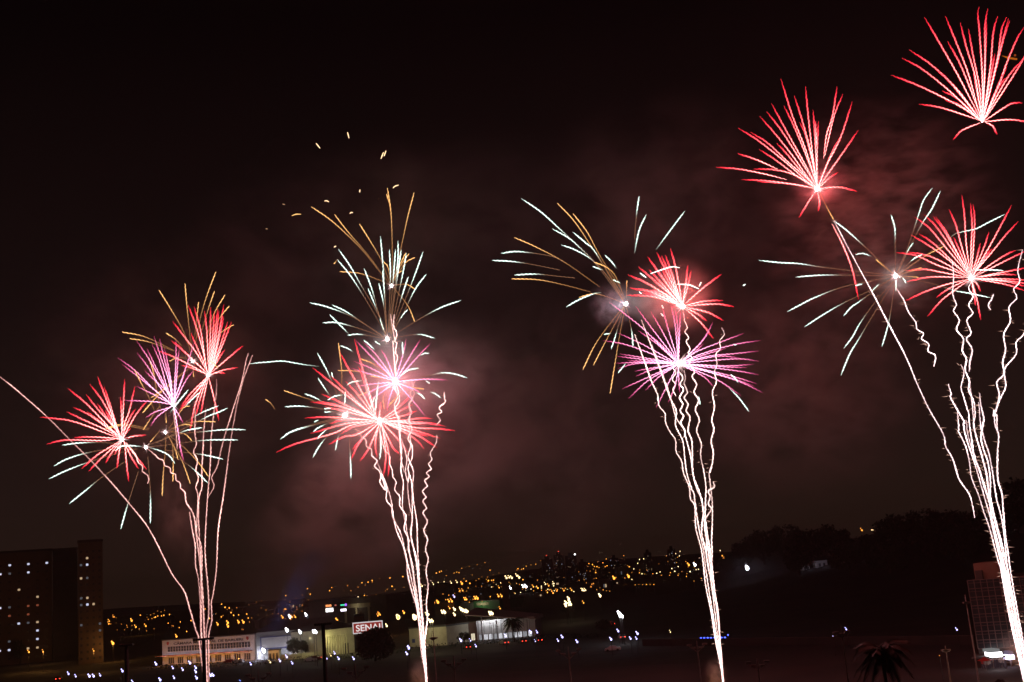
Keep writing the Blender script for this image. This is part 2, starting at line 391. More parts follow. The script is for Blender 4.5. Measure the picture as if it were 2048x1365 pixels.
panel_sign(687, 1220.5, 11, 4.5, emit('sign_cold', (.9,.85,1), 3, False), 'cold white lit sign under the green one'); panel_sign(671, 1211, 3, 3, emit('sign_pink', (1,.3,.2), .5, False), 'small dim reddish sign between the orange and green ones')

# dim house blocks of the far town
rr = random.Random(31)
for i in range(46):
    u = rr.choice((rr.uniform(215, 620), rr.uniform(560, 1000), rr.uniform(950, 1330))); hz = 1163 - (u-1024)*.084
    p = G(u, hz + rr.uniform(14, 62) - (18 if u > 900 else 0)); q = pxm(p.y)
    wd, dp, h = rr.uniform(9, 26)*q, rr.uniform(8, 18), rr.uniform(4, 9) + (rr.random() < .15) * 8
    side = 'left of the long white hall' if u < 330 else 'beyond the long white hall' if u < 620 else 'beyond the shopping hall' if u < 900 else 'on the far rise behind the chimney'
    b = empty('far_house', (p.x, p.y, p.z - .5), rr.uniform(-.4, .4), 'low dim house in the far town ' + side, 'house', 'dim houses of the far town ' + side)
    MB().box(-wd/2, wd/2, 0, dp, 0, h).build('wall', M[rr.choice(('brown_wall','dark_wall','cream_wall','grey_wall'))], b)
    MB().add([(-wd/2-.3,-.3,h+.003),(wd/2+.3,-.3,h+.003),(wd/2+.3,dp+.3,h+.003),(-wd/2-.3,dp+.3,h+.003),(-wd/2-.3,dp/2,h+1.8),(wd/2+.3,dp/2,h+1.8)], [(0,3,2,1),(0,1,5,4),(2,3,4,5),(1,2,5),(3,0,4)]).build('roof', M['roof'], b)
    for k in range(rr.randrange(3)):
        x = rr.uniform(-wd*.4, wd*.3); MB().box(x, x+1.6, -.08, -.003, h*.35, h*.6).build('window', WINW if rr.random() < .4 else WIND, b)
for i, (u, vb, vt, wpx) in enumerate(((1098,1168,1118,22), (1122,1166,1110,20), (1146,1166,1111,22), (1168,1164,1124,14), (1232,1158,1116,16), (1300,1150,1105,13), (1348,1146,1098,14))):
    p = G(u, vb); q = pxm(p.y); h = P(u, vt, p.y).z - p.z
    b = empty('far_tower', p, 0, ('far apartment tower with two red roof lights, leftmost', 'far apartment tower with a red roof light, second from the left', 'far apartment tower with a white light on its roof corner', 'lower far apartment tower right of the white roof light', 'lone far apartment tower left of the third fountain', 'slim far apartment tower close left of the third fountain', 'slim far apartment tower just touching the third fountain')[i], 'building', 'far apartment towers')
    MB().box(-wpx*q/2, wpx*q/2, 0, 14, 0, h).build('wall', M['tower_dark'], b); MB().box(-wpx*q*.2, wpx*q*.2, 4, 10, h+.003, h+4).build('lift_house', M['tower_dark'], b)
    for k in range(9):
        x, z = rr.uniform(-.45, .38)*wpx*q, rr.uniform(.08, .92)*h; MB().box(x, x+.8*q, -.1, -.003, z, z+1.0*q).build('window', rr.choice((WINW, WINW, WIND, WIN)), b)
    if i < 2: MB().ball((0, 5, h + 5), q*.9, 6).build('roof_light', emit('roof_light', (1,.08,.04), 2.5, False), b)
    if i == 2: MB().ball((wpx*q*.4, 1, h + 1), q*1.4, 6).build('roof_light', WH, b)

# the three tower slabs on the left
def slab(label, L, Rr, top, mat, ncol, nrow, lit, dep=14, cap=True):
    b, W, H = frame('apartment_block', label, 'building', L, Rr, top, 'apartment blocks at the left edge', True)
    MB().box(0, W, 0, dep, 0, H).build('wall', M[mat], b)
    if cap: MB().box(-.25, W+.25, -.25, dep+.25, H+.003, H+1.1).build('roof', M['roof'], b)
    dx, dz = W / ncol, H / (nrow + 1.2); uL, uR = L[0], Rr[0]; got = {}
    for x, y, mt in lit:
        i = int((x - uL) / (uR - uL) * ncol); j = int((P(x, y, b.location.y).z - b.location.z) / dz - .5)
        got[(min(ncol-1, max(0, i)), min(nrow-1, max(0, j)))] = mt
    for i in range(ncol):
        for j in range(nrow):
            mt = got.get((i, j), M['glass'])
            win(b, dx*(i+.30), dx*(i+.30) + min(1.15, dx*.36), dz*(j+.62), dz*(j+.62) + .95, mt, -.003)
    clean(b); return b, W, H
def pts(view, s): return [parse(x, view)[0] for x in s.split()]
VIEW = {'k1': (0,1050,3.938), 'k2': (300,1100,3.938), 'k3': (780,1080,3.938), 'k4': (1280,1000,3.74), 'k5': (1648,950,3.29), 'k6': (0,1080,4.791), 'k7': (320,1220,7.877), 'k8': (500,1200,7.877), 's': (0,0,1)}
def parse(line, view='s'):
    o = []
    for tok in line.split():
        if tok in VIEW: view = tok; continue
        x, y = tok.split(',')[:2]; x0, y0, s = VIEW[view]; o.append((x0 + float(x)/s, y0 + float(y)/s))
    return o
lit = [(x, y, WIN) for x, y in pts('k6', '45,258 20,297 300,240 315,240 475,220 20,643 232,735 192,820 333,803 365,840 388,838 300,812 390,950 20,1035 60,1035 122,1022')]
lit += [(x, y, WINW) for x, y in pts('k6', '150,437 383,490 300,735 335,728 295,1005 330,1000')] + [(x, y, WINR) for x, y in pts('k6', '305,620 395,615 300,660 60,690')] + [(x, y, WIND) for x, y in pts('k6', '130,290 65,300 60,640 240,815 55,992')]
b, W, H = slab('wide tower slab with scattered lit windows at the left edge', (-48,1337), (104,1330), (104,1098), 'tower_wall', 8, 12, lit)
for o in list(b.children):
    if o.name.startswith('wall'): b1 = o
lamp(b.matrix_basis @ Vector((W*.85, -45, 12)), (1,.5,.15), 1500, .4)
lit = [(x, y, WIN) for x, y in pts('k6', '833,132 858,208 838,210 865,587 905,583 840,628')] + [(x, y, WINW) for x, y in pts('k6', '860,170 773,340 840,517 905,625')] + [(x, y, WIND) for x, y in pts('k6', '778,220 838,325 780,523 790,637 950,775 950,850 783,830')]
b2, W2, H2 = slab('narrow tower slab right of the unlit dark slab, few lit windows', (157,1330), (207,1327), (157,1086), 'tower_wall', 4, 17, lit)
lamp(b2.matrix_basis @ Vector((W2*.5, -40, 10)), (1,.5,.15), 550, .4)
b, W, H = frame('apartment_block', 'unlit dark slab between the two lit tower slabs', 'building', (105,1324), (156,1321), (105,1101), 'apartment blocks at the left edge', True)
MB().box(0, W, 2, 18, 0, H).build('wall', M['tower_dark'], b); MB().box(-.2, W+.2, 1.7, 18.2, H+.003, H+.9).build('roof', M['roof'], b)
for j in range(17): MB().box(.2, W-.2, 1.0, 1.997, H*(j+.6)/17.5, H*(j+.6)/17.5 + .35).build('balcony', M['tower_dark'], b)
clean(b)

# glass office block on the right
b, W, H = frame('office_block', 'dark glass office block with a pale grid and a box on its roof', 'building', (1962,1333), (2122,1327), (1941,1162))
H = P(1941, 1160, b.location.y).z
MB().box(0, W, .3, 24, 0, H).build('wall', M['dark_wall'], b)
nc, nr = 12, 10; x0 = 0.0
for i in range(nc):
    for j in range(2, nr): MB().box(W*i/nc+.06, W*(i+1)/nc-.06, .05, .297, H*j/nr+.06, H*(j+1)/nr-.06).build('window', M['glass'], b)
f = MB()
for i in range(nc+1): f.box(W*i/nc-.055, W*i/nc+.055, -.08, .29, H*.2-.05, H+.05)
for j in range(2, nr+1):
    for i in range(nc): f.box(W*i/nc+.057, W*(i+1)/nc-.057, -.07, .285, H*j/nr-.055, H*j/nr+.055)
    if j < nr:
        for i in range(nc): f.box(W*i/nc+.057, W*(i+1)/nc-.057, -.05, .04, H*(j+.66)/nr-.03, H*(j+.66)/nr+.03)
f.build('mullion_grid', principled('aluminium_grid', (.20,.14,.13), .6, .2, 1), b)
MB().box(W*.09, W*.42, 1.5, 12, H+.003, H + P(1955,1127,b.location.y).z - P(1955,1160,b.location.y).z).build('roof_box', M['brown_wall'], b)
MB().box(W*.11, W*.2, .6, 1.49, H+.003, H+1.5).build('roof_hatch', M['dark_wall'], b)
f = MB(); f.box(-W*.05, W*.95, -4.2, -.1, H*.115, H*.135); f.build('awning', M['dark_wall'], b)
OB, OW, OH = b, W, H; clean(b)
def onfront(u, v, y):                             # a point in front of the office block at depth y
    return P(u, v, OB.location.y - y)
s = empty('lit_booth', onfront(1998, 1320, 6), 0, 'glaring white lit booth roof at the foot of the office block', 'booth'); q = pxm(OB.location.y - 6)
MB().box(-12*q, 8*q, 0, 3, 5*q, 14*q).build('lit_fascia', emit('booth_white', (1,.97,1), 4.5, True), s); MB().box(-15*q, 5*q, .1, 3, 14.3*q, 20*q).build('upper_panel', emit('booth_grey', (.8,.82,.82), .22, False), s)
for x in (-11, 7): MB().box(x*q-.06, x*q+.06, .2, .35, -20*q, 4.97*q).build('post', M['steel'], s)
s = empty('lit_kiosk', onfront(2023, 1315, 7), 0, 'violet white lit kiosk front right of the white booth', 'booth'); MB().box(-6*q, 6*q, 0, 2, -4.5*q, 4.5*q).build('lit_face', emit('kiosk', (.80,.70,1), 3.2, False), s)
MB().box(-4*q, 5*q, .1, 2, 5*q, 11*q).build('upper_panel', emit('kiosk_top', (.5,.45,.8), .25, False), s); MB().box(-.1, .1, .5, .7, -24*q, -4.6*q).build('post', M['steel'], s)
s = empty('parasol', onfront(1969, 1318, 8), 0, 'dark red parasol left of the glaring white booth', 'parasol')
f = MB(); rim = [(14*q*math.cos(a*math.pi/6), 14*q*math.sin(a*math.pi/6), -3*q) for a in range(12)]; f.add([(0,0,3.5*q)] + rim, [(0, 1+i, 1+(i+1) % 12) for i in range(12)]); f.build('canopy', M['red_paint'], s)
MB().tube([(0,0,3*q), (0,0,-26*q)], .05, None, 6).build('pole', M['steel'], s)
lamp(onfront(1998, 1322, 9), (1,.95,1), 60, .3); lamp(onfront(1988, 1316, 26), (1,.70,.50), 170, .3); lamp(onfront(2000, 1290, 30), (1,.5,.35), 260, .5)  # unseen lights added to brighten the crowd and the lower front

# low retaining wall across the dark field
A, B = G(1285, 1293), G(1950, 1290); A.z = B.z = 0
s = empty('retaining_wall', A, math.atan2(B.y-A.y, B.x-A.x), 'long low wall below the dark wooded slope', 'wall'); Lw = (B-A).length
MB().box(0, Lw, 0, .5, 0, 1.7).build('panel', M['ground'], s); MB().box(-.1, Lw+.1, -.1, .6, 1.703, 1.85).build('coping', M['dark_wall'], s)

# pale houses glimpsed on the wooded slope
for i, (u0, u1, vb, h, nm) in enumerate(((1606,1626,1143,3.6,'small pale lit house end among the slope trees, leftmost'), (1634,1668,1138,4.6,'larger pale lit house among the slope trees, middle'), (1684,1724,1129,3.8,'long low pale house among the slope trees, rightmost'))):
    A, B = G(u0, vb), G(u1, vb - (u1-u0)*.09); Dm = A.y
    s = empty('hillside_house', (A.x, A.y, A.z - .5), 0, nm, 'house', 'pale houses on the wooded slope'); W = B.x - A.x
    MB().box(0, W, 0, 8, 0, h).build('wall', M['white_wall'], s)
    MB().add([(-.4,-.5,h+.003),(W+.4,-.5,h+.003),(W+.4,8.5,h+.003),(-.4,8.5,h+.003),(-.4,4,h+2),(W+.4,4,h+2)], [(0,3,2,1),(0,1,5,4),(2,3,4,5),(1,2,5),(3,0,4)]).build('roof', M['roof'], s)
    for k in range(2): win(s, W*(.2+.4*k), W*(.2+.4*k)+1.1, h*.3, h*.7, M['glass'], -.003, M['frame'], 2, 1)
    lamp((A.x + W*.4, A.y - 6, A.z + 3.0), (.78,.74,1), (70, 60, 35)[i], .3)
s = empty('hillside_house', G(1768, 1112), 0, 'house with a yellow lit window row high on the wooded slope', 'house', 'pale houses on the wooded slope'); q = pxm(s.location.y)
MB().box(-14*q, 16*q, 0, 8, -1, 3.6).build('wall', M['brown_wall'], s); MB().box(-15*q, 17*q, -.4, 8.4, 3.603, 4.2).build('roof', M['roof'], s)
for k, x in enumerate((-5, 0, 5)): MB().box(x*q, (x+3.6)*q, -.1, -.003, 1.0, 2.6).build('window', emit('yellow_window', (.8,.75,.25), (.16,.2,.05)[k], False), s)

# ------------------------------------------------------------------ trees
def leaf_mesh(name, seed, n, clumps, mat, leaf=.055):
    rr = random.Random(seed); f = MB(); cl = []
    for _ in range(clumps):
        a, b_, r = rr.uniform(0, 6.28), rr.uniform(-.5, 1), rr.uniform(.45, .78)
        cl.append((Vector((r*math.cos(a)*math.sqrt(max(.05, 1-b_*b_*.8)), r*math.sin(a)*math.sqrt(max(.05, 1-b_*b_*.8)), b_*.55)), rr.uniform(.22, .42)))
    for i in range(n):
        c, r = rr.choice(cl); d = Vector((rr.gauss(0,1), rr.gauss(0,1), rr.gauss(0,1))).normalized() * r * rr.uniform(.6, 1.05)
        p = c + d; a = Vector((rr.gauss(0,1), rr.gauss(0,1), rr.gauss(0,1))).normalized(); b2 = a.orthogonal().normalized(); s = leaf * rr.uniform(.7, 1.5)
        f.add([p - a*s, p + b2*s*.6, p + a*s, p - b2*s*.6], [(0,1,2,3)])
    return f.mesh(name, mat)
CROWNS = [leaf_mesh('crown', s, 2200, 16, M['leaf'], .06) for s in (3, 8, 21)]
DOME = leaf_mesh('crown', 5, 5200, 46, M['leaf'], .06)
def trunk_mesh(seed):
    rr = random.Random(seed); f = MB(); f.tube([(0,0,0), (.02,.01,.25), (.0,.03,.55), (.03,0,.95)], [.055,.042,.034,.015], None, 7)
    for k in range(5):
        a = k*1.26 + rr.random(); z = .4 + .1*k; f.tube([(0,.02,z*.9), (.17*math.cos(a),.17*math.sin(a),z+.16), (.33*math.cos(a),.33*math.sin(a),z+.36)], [.022,.014,.006], None, 5)
    return f.mesh('trunk', M['bark'])
TRUNKS = [trunk_mesh(1), trunk_mesh(2)]
def tree(loc, h, r, label, group=None, var=0, mesh=None, low=.5, sq=1.0):
    o = empty('tree', loc, var * 1.1, label, 'tree', group)
    t = link('trunk', TRUNKS[var % 2], o, (0,0,0)); t.scale = (h*.8, h*.8, h*.75)
    c = link('crown', mesh or CROWNS[var % 3], o, (0, 0, h*low + (h*(1-low))*.42)); c.scale = (r, r, h*(1-low)*.72*sq); c.rotation_euler.z = var
    return o
def tree_px(u, vb, vt, rpx, label, group=None, var=0, mesh=None, low=.3):
    p = G(u, vb); h = P(u, vt, p.y).z - p.z
    return tree((p.x, p.y, p.z - .2), h, rpx * pxm(p.y), label, group, var, mesh, low)
tree_px(751, 1324, 1257, 40, 'round dark tree hiding the end of the red sign', None, 0, DOME, .06)
tree_px(596, 1318, 1275, 25, 'tree lit green by lamps in front of the pale hall', None, 1, None, .25)
tree_px(930, 1290, 1262, 14, 'small dark tree before the lit shop windows', None, 2)
tree_px(1213, 1270, 1238, 22, 'dark spreading tree left of the flashing car lights', None, 1)
tree_px(1210, 1166, 1137, 12, 'dark tree on the far rise left of two orange lamps', None, 0)
tree_px(1137, 1232, 1204, 14, 'tree lit yellow from inside by bright lamps', None, 2)
tree_px(40, 1330, 1280, 13, 'dark conical tree at the foot of the wide tower slab', None, 0)
for i, (u, vb, vt, rp) in enumerate(((1488,1140,1085,26), (1530,1130,1062,40), (1575,1122,1048,44), (1622,1128,1060,38), (1668,1118,1050,42), (1715,1122,1072,34), (1755,1130,1066,36), (1800,1105,1030,46), (1850,1100,1016,52), (1900,1095,1022,46), (1945,1090,1024,44), (1990,1080,1010,46), (2035,1075,960,60), (2075,1065,985,50), (1455,1146,1110,18), (1600,1150,1090,34), (1700,1150,1092,34), (1780,1148,1080,38), (1860,1135,1060,40), (1930,1130,1050,40))):
    tree_px(u, vb, vt, rp, ('dark tree low at the left end of the wooded slope', 'dark tree rising above the lone floodlight', 'tall dark tree on the left shoulder of the wooded slope', 'dark tree above the pale lit house end', 'dark tree above the middle pale house', 'dark tree under the two small orange lamps on the ridge', 'dark tree below the brightest orange lamp on the ridge', 'dark tree right of the brightest orange lamp on the ridge', 'broad dark tree on the highest ridge crest', 'dark tree on the ridge right of the crest', 'dark tree on the ridge left of the fourth fountain', 'dark tree on the ridge behind the fourth fountain', 'tallest dark tree at the right edge', 'dark tree cut by the right edge behind the office block', 'small dark tree beyond the third fountain on the right', 'dark tree standing before the pale lit house end', 'dark tree standing before the long low pale house', 'dark tree standing below the yellow lit windows', 'dark tree low on the slope right of the yellow windows', 'dark tree low on the slope left of the office block')[i], 'trees of the wooded slope', i, None, .12)
def hedge(pp, label, seed, h=1.6):
    rr = random.Random(seed); f = MB()
    for a, b_ in zip(pp, pp[1:]):
        A, B = G(*a), G(*b_); n = int((B-A).length * 9)
        for _ in range(n):
            p = A.lerp(B, rr.random()) + Vector((rr.gauss(0,.6), rr.gauss(0,.6), rr.random()*h)); a_ = Vector((rr.gauss(0,1), rr.gauss(0,1), rr.gauss(0,1))).normalized(); o_ = a_.orthogonal().normalized(); s = rr.uniform(.2,.4)
            f.add([p-a_*s, p+o_*s*.6, p+a_*s, p-o_*s*.6], [(0,1,2,3)])
    tag(f.build('hedge', M['leaf']), label, 'hedge')
hedge([(300,1340), (420,1337), (520,1330), (700,1318), (830,1304)], 'long dark hedge along the road in front of the halls', 4, 1.8)
hedge([(830,1302), (950,1292), (1090,1280), (1200,1276)], 'dark bushes in front of the white canopied hall', 6, 1.6)

def frond_mesh(n, L, seed):
    rr = random.Random(seed); f = MB()
    for k in range(n):
        a = k*2.399; up = .9 - 1.25*k/n; pp = []
        for i in range(9):
            t = i/8; rad = L*(t*.95); z = L*(up*t*1.1 - 1.15*t*t*(.7 + .3*rr.random()*.4)); pp.append(Vector((rad*math.cos(a), rad*math.sin(a), z)))
        f.tube(pp, [L*.018*(1-.8*i/8) for i in range(9)], None, 4)
        side = Vector((-math.sin(a), math.cos(a), 0))
        for i in range(24):
            t = .1 + .9*i/24; j = min(7, int(t*8)); p = pp[j].lerp(pp[j+1], t*8-j); fw = (pp[j+1]-pp[j]).normalized(); ln = L*.30*math.sin(math.pi*min(1, t*.85+.12))
            for sg in (-1, 1):
                q = p + side*sg*ln*.75 + fw*ln*.5 - Vector((0,0,ln*.45)); wv = fw*L*.034
                f.add([p-wv, p+wv, q], [(0,1,2)])
    return f.mesh('crown', M['palm_leaf'])
PALMS = [frond_mesh(26, 1, 2), frond_mesh(30, 1, 9)]
def palm(p, h, L, label, var=0, group=None):
    o = empty('palm_tree', p, var*.7, label, 'palm tree', group)
    MB().tube([(0,0,0), (.1,0,h*.35), (.05,.05,h*.7), (0,0,h)], [.26,.2,.17,.16], None, 8).build('trunk', M['bark'], o)
    c = link('crown', PALMS[var % 2], o, (0,0,h)); c.scale = (L, L, L)
p = G(1029, 1285); q = pxm(p.y); palm(p, P(1026,1243,p.y).z - p.z, 24*q, 'palm standing black against the white canopied hall', 0)
p = G(611, 1316); palm(p, P(609,1297,p.y).z - p.z, 9*pxm(p.y), 'small dark palm before the olive boundary wall', 1)
p = G(828, 1293); palm(p, P(828,1279,p.y).z - p.z, 7*pxm(p.y), 'tiny palm before the blank yellowish block', 0)
for i, (u, v, D, Lp, nm) in enumerate(((1762,1300,112,62,'large black palm at the bottom beside the tilted lamp post'), (1985,1378,105,50,'black palm top at the bottom under the office block'), (1590,1385,118,50,'faint palm top at the bottom edge left of the large palm'), (1070,1400,118,52,'palm top barely rising over the bottom edge in the middle'))):
    c = P(u, v, D); palm((c.x, c.y, 0), c.z, Lp*pxm(D), nm, i)

# ------------------------------------------------------------------ lamps
def pole_mesh(h, r=.09): return MB().tube([(0,0,0),(0,0,h)], [r, r*.6], None, 6).mesh('street_lamp', M['dark_steel'])
POLE = {h: pole_mesh(h) for h in (4.0, 6.0, 8.0, 10.0)}
def bulb_mesh(mt): return MB().ball((0,0,0), 1, 8, (1,1,1.25)).mesh('bulb', mt)
BULB = {k: bulb_mesh(m_) for k, m_ in {'o': OR, 'd': OR2, 'w': WH, 'y': YW, 'p': BLW, 'r': RD, 'b': BL}.items()}
LCOL = {'o': (1,.45,.10), 'd': (1,.4,.1), 'w': (.92,.94,1), 'y': (1,.85,.5), 'p': (.7,.7,1)}
def lights(line, kind, h, size, label, group, twin=False, watt=0, cat='street lamp'):
    for i, (u, v) in enumerate(parse(line)):
        p = G(u, v, h); D = p.y; q = pxm(D); base = Vector((p.x, p.y, p.z - h))
        o = link('street_lamp', POLE[h], None, base); tag(o, label if isinstance(label, str) else label[i], cat, group)
        jit = .8 + .45*random.Random(u*7+v).random()
        c = link('bulb', BULB[kind], o, (0, 0, h)); size_ = size*.86; c.scale = (size_*q*jit,)*3
        if twin: c2 = link('bulb', BULB[kind], o, (-2.0*q*jit, 0, h + 3.6*q)); c2.scale = (size_*q*.6*jit,)*3  # added smaller bulb imitating the lamp's camera-shake double
        if watt: lamp((base.x, base.y - .6, base.z + h - .3), LCOL[kind], watt, .2)
lights('k1 860,760 857,780 1070,805 1148,797 897,725 340,1000 228,1003 738,993', 'o', 8.0, 1.35, 'orange street lamp low between the tower slabs and the first fountain', 'orange lamps beside the tower slabs', True, 900)
lights('k1 1037,755 890,935', 'o', 8.0, 2.4, ('bright orange street lamp highest right of the narrow slab', 'bright orange street lamp on a visible post right of the narrow slab'), 'bright orange lamps right of the slabs', True, 1500)
lights('k1 1215,730 1225,727 1243,718 1272,718 1290,713 1335,707 1325,775 1420,765 1412,810 1470,840 1105,712 1615,663 1505,755 1650,738', 'o', 8.0, 1.0, 'small orange street lamp behind the first fountain', 'small orange lamps behind the first fountain')
lights('k1 1390,880', 'o', 8.0, 2.2, 'bright orange lamp above the left end of the long white hall', None, True, 900)
lights('k1 1745,625 1773,650 1805,655 1820,692 1840,713 1880,710 1943,703 1955,735 1743,725', 'o', 8.0, 1.15, 'orange lamp in the chain climbing right of the first fountain', 'chain of orange lamps right of the first fountain')
lights('k1 1715,785 1795,772 1797,800 1880,768 1918,768', 'o', 8.0, 2.0, 'larger orange lamp above the roof of the long white hall', 'larger orange lamps above the long white hall', True, 1200)
lights('k1 1965,765 1917,825 1905,822 1355,795 1365,797', 'd', 6.0, .9, 'dim small lamp above the long white hall', 'dim lamps above the long white hall')
lights('k1 540,1175 597,1195 705,1193 738,1193 790,1188 965,1153', 'p', 4.0, 1.9, 'cold white globe lamp on the dark ground below the tower slabs', 'cold globe lamps below the tower slabs', True)
lights('k1 1230,1098 1362,1130 1440,1143 1543,1128 1372,1207 1262,1223 1550,1208 1660,1187 1680,1187 1497,1090 1045,1240 1543,1160', 'p', 4.0, 1.9, 'cold white globe lamp on the lawn before the long white hall', 'cold globe lamps before the long white hall', True)
lights('k1 570,985 582,983', 'y', 4.0, 1.6, 'one of two warm white lamps side by side under the dark slab', 'pair of warm lamps under the dark slab')
lights('k2 1240,307 1262,350 1070,362 1415,322 1432,298 1170,402 1060,467 1068,467 1688,360 1750,243 1890,222 1908,290 1670,260 1993,212 1718,255', 'o', 8.0, 1.1, 'small orange lamp on the far slope between the first two fountains', 'small orange lamps between the first two fountains')
lights('k2 1555,283 878,402 1515,160 1868,312', 'd', 6.0, 1.0, 'very dim reddish lamp on the far slope between the first two fountains', 'dim reddish lamps between the first two fountains')
lights('k2 1045,533 1120,530 1145,530 1118,562', 'o', 8.0, 1.7, 'orange lamp left of the coloured signs', 'orange lamps left of the coloured signs', True)
lights('k2 1103,530 1230,515 1357,500', 'w', 8.0, 2.4, ('white lamp among orange ones left of the coloured signs', 'white lamp midway between the orange lamps and the signs', 'white lamp just left of the big blank white sign'), 'white lamps left of the coloured signs', True, 900)
lights('k2 1573,425 1618,418 1640,415', 'w', 10.0, 2.8, ('round white light right of the violet sign', 'left one of two white lights over the cream fascia', 'right one of two white lights over the cream fascia'), 'white lights right of the violet sign', True)
lights('k2 1990,440 1803,505 1795,520 1812,512', 'o', 8.0, 1.6, 'orange lamp just left of the second fountain', 'orange lamps left of the second fountain', True)
lights('k2 2000,497', 'o', 8.0, 2.2, 'brighter orange lamp close left of the second fountain', None, True)
lights('k2 1473,555', 'o', 8.0, 2.8, 'bright orange lamp between the dark pole and the red sign', None, True, 900)
lights('k2 1955,532', 'y', 8.0, 4.4, 'huge glaring warm lamp left of the second fountain above the round tree', None, True, 2200)
lights('k2 1865,600', 'y', 8.0, 2.4, 'warm lamp at the right end of the red sign', None, True)
lights('k2 1825,415 1880,408 1935,400', 'o', 8.0, 1.1, ('first of three tall thin orange lights in a row', 'second of three tall thin orange lights in a row', 'third of three tall thin orange lights in a row'), 'row of three thin orange lights', True)
lights('k2 1720,475 1903,370 1640,372', 'y', 6.0, 1.2, 'small pale lamp above the red sign', 'small pale lamps above the red sign')
lights('k2 1080,635', 'w', 10.0, 3.0, 'tall white floodlight in front of the blue framed panel', None, True, 420)
lights('k2 1183,650', 'w', 10.0, 3.0, 'white floodlight above the green lit tree', None, True, 420)
lights('k2 1290,650 1308,650', 'w', 10.0, 2.6, ('left head of the white floodlight pair left of the dark pole', 'right head of the white floodlight pair left of the dark pole'), 'white floodlight pair', True)
lights('k2 898,798', 'w', 4.0, 3.4, 'glaring white light at the foot of the floodlit hall end', None, True)
lights('k2 795,903 1025,877 1078,845 1122,895 1392,858 1455,817 1487,860 1605,860 2040,770 2025,822', 'p', 4.0, 1.9, 'cold white globe lamp in the row below the halls', 'cold globe lamps below the halls', True)
lights('k2 948,887 1425,835', 'y', 4.0, 1.2, 'small warm globe lamp in the row below the halls', 'warm globe lamps below the halls', True)
lights('k3 787,240 543,258 525,255 405,247 390,253 365,262 100,290 1050,228 1218,205 628,343 15,365 1008,228', 'o', 8.0, 1.0, 'small orange lamp on the far slope right of the second fountain', 'small orange lamps right of the second fountain')
lights('k3 343,352 388,350 435,345 483,340 528,335 253,365', 'y', 8.0, 1.35, 'yellow lamp in the even row along a far road', 'even row of yellow road lamps', True)
lights('k3 567,345', 'o', 8.0, 2.2, 'bright orange lamp at the end of the even row', None, True, 900)
lights('k3 918,300 940,297 960,300 1000,283 1018,297', 'y', 10.0, 1.7, 'warm white lamp in the short row beside the chimney top', 'warm lamps beside the chimney top', True)
lights('k3 1047,315 775,322 800,320 815,318 600,325', 'o', 8.0, 1.15, 'small orange lamp left of or above the chimney', 'small orange lamps by the chimney top')
lights('k3 1050,370 1072,370 950,383', 'w', 8.0, 2.0, 'white lamp right of the chimney', 'white lamps right of the chimney', True)
lights('k3 860,378 1130,370 1165,380 1240,415 1285,420 1315,403 1370,400 1430,397 1250,362 1275,405 550,400 572,400', 'o', 8.0, 1.3, 'orange lamp in the streets right of the chimney', 'orange lamps in the streets right of the chimney', True)
lights('k3 1225,350 1290,345 1288,362 1515,397 1540,397 1528,400', 'y', 8.0, 1.4, 'pale lamp in the streets right of the chimney', 'pale lamps in the streets right of the chimney', True)
lights('k3 1330,253 1390,200 1438,280 1500,190 1520,203 1538,205 1548,243 1490,320 1530,315', 'd', 8.0, .95, 'faint lamp among the far apartment towers', 'faint lamps among the far towers')
lights('k3 1595,195 1620,258 1610,210 1677,182 1733,177 1782,175 1695,212 1883,212 1760,240 1660,235 1710,205 1630,212', 'o', 8.0, .95, 'tiny orange lamp on the skyline slope left of the third fountain', 'tiny orange lamps on the skyline')
lights('k3 1998,150 1952,185 1965,155 1985,268 2010,172 1920,230 1905,312', 'y', 8.0, .95, 'tiny pale lamp on the skyline slope left of the third fountain', 'tiny pale lamps on the skyline')
lights('k3 1590,350 1583,370 1602,345', 'd', 8.0, 1.5, 'dim orange lamp at the foot of the skyline tree', 'dim lamps at the foot of the skyline tree')
lights('k3 1635,320 1765,303 1880,290', 'o', 8.0, 2.5, ('bright orange shake-doubled lamp left of the skyline tree', 'bright orange shake-doubled lamp right of the skyline tree', 'bright orange shake-doubled lamp nearest the third fountain on its left'), 'bright orange skyline lamps', True, 1800)
lights('k3 855,445 880,445 690,462 672,462 590,470 603,470 465,485 488,485', 'o', 8.0, 1.9, 'orange lamp in the pairs along the road before the green shed', 'pairs of orange lamps before the green shed', True, 700)
lights('k3 345,495 378,493', 'o', 8.0, 2.6, 'big orange lamp close right of the second fountain', 'big orange lamps right of the second fountain', True, 900)
lights('k3 470,540 868,542 100,525 112,575', 'o', 8.0, 1.4, 'stray orange lamp by the second fountain foot and the green shed', 'stray orange lamps', True)
lights('k3 510,550 510,592', 'y', 8.0, 2.0, ('upper of two stacked warm lamps over the yellowish block', 'lower of two stacked warm lamps over the yellowish block'), 'two stacked warm lamps', True)
lights('k3 413,572 432,572 560,548 575,556 592,566 608,566 715,560 735,560 790,582 806,582 318,642 336,642', 'y', 10.0, 2.5, 'glaring white lamp head of the paired lamps above the canopied hall', 'paired white lamps above the canopied hall', True, 350)
lights('k3 288,588 302,588', 'y', 8.0, 1.9, 'warm lamp touching the second fountain on its right', 'warm lamps touching the second fountain', True)
lights('k3 195,612', 'y', 8.0, 5.0, 'huge glaring warm lamp touching the second fountain on its left', None, True, 1800)
lights('k3 65,612', 'o', 8.0, 3.6, 'big glaring orange lamp a little left of the second fountain', None, True, 1500)
lights('k3 507,450', 'p', 6.0, 1.7, 'small violet white light over the orange lamp pairs', None, True)
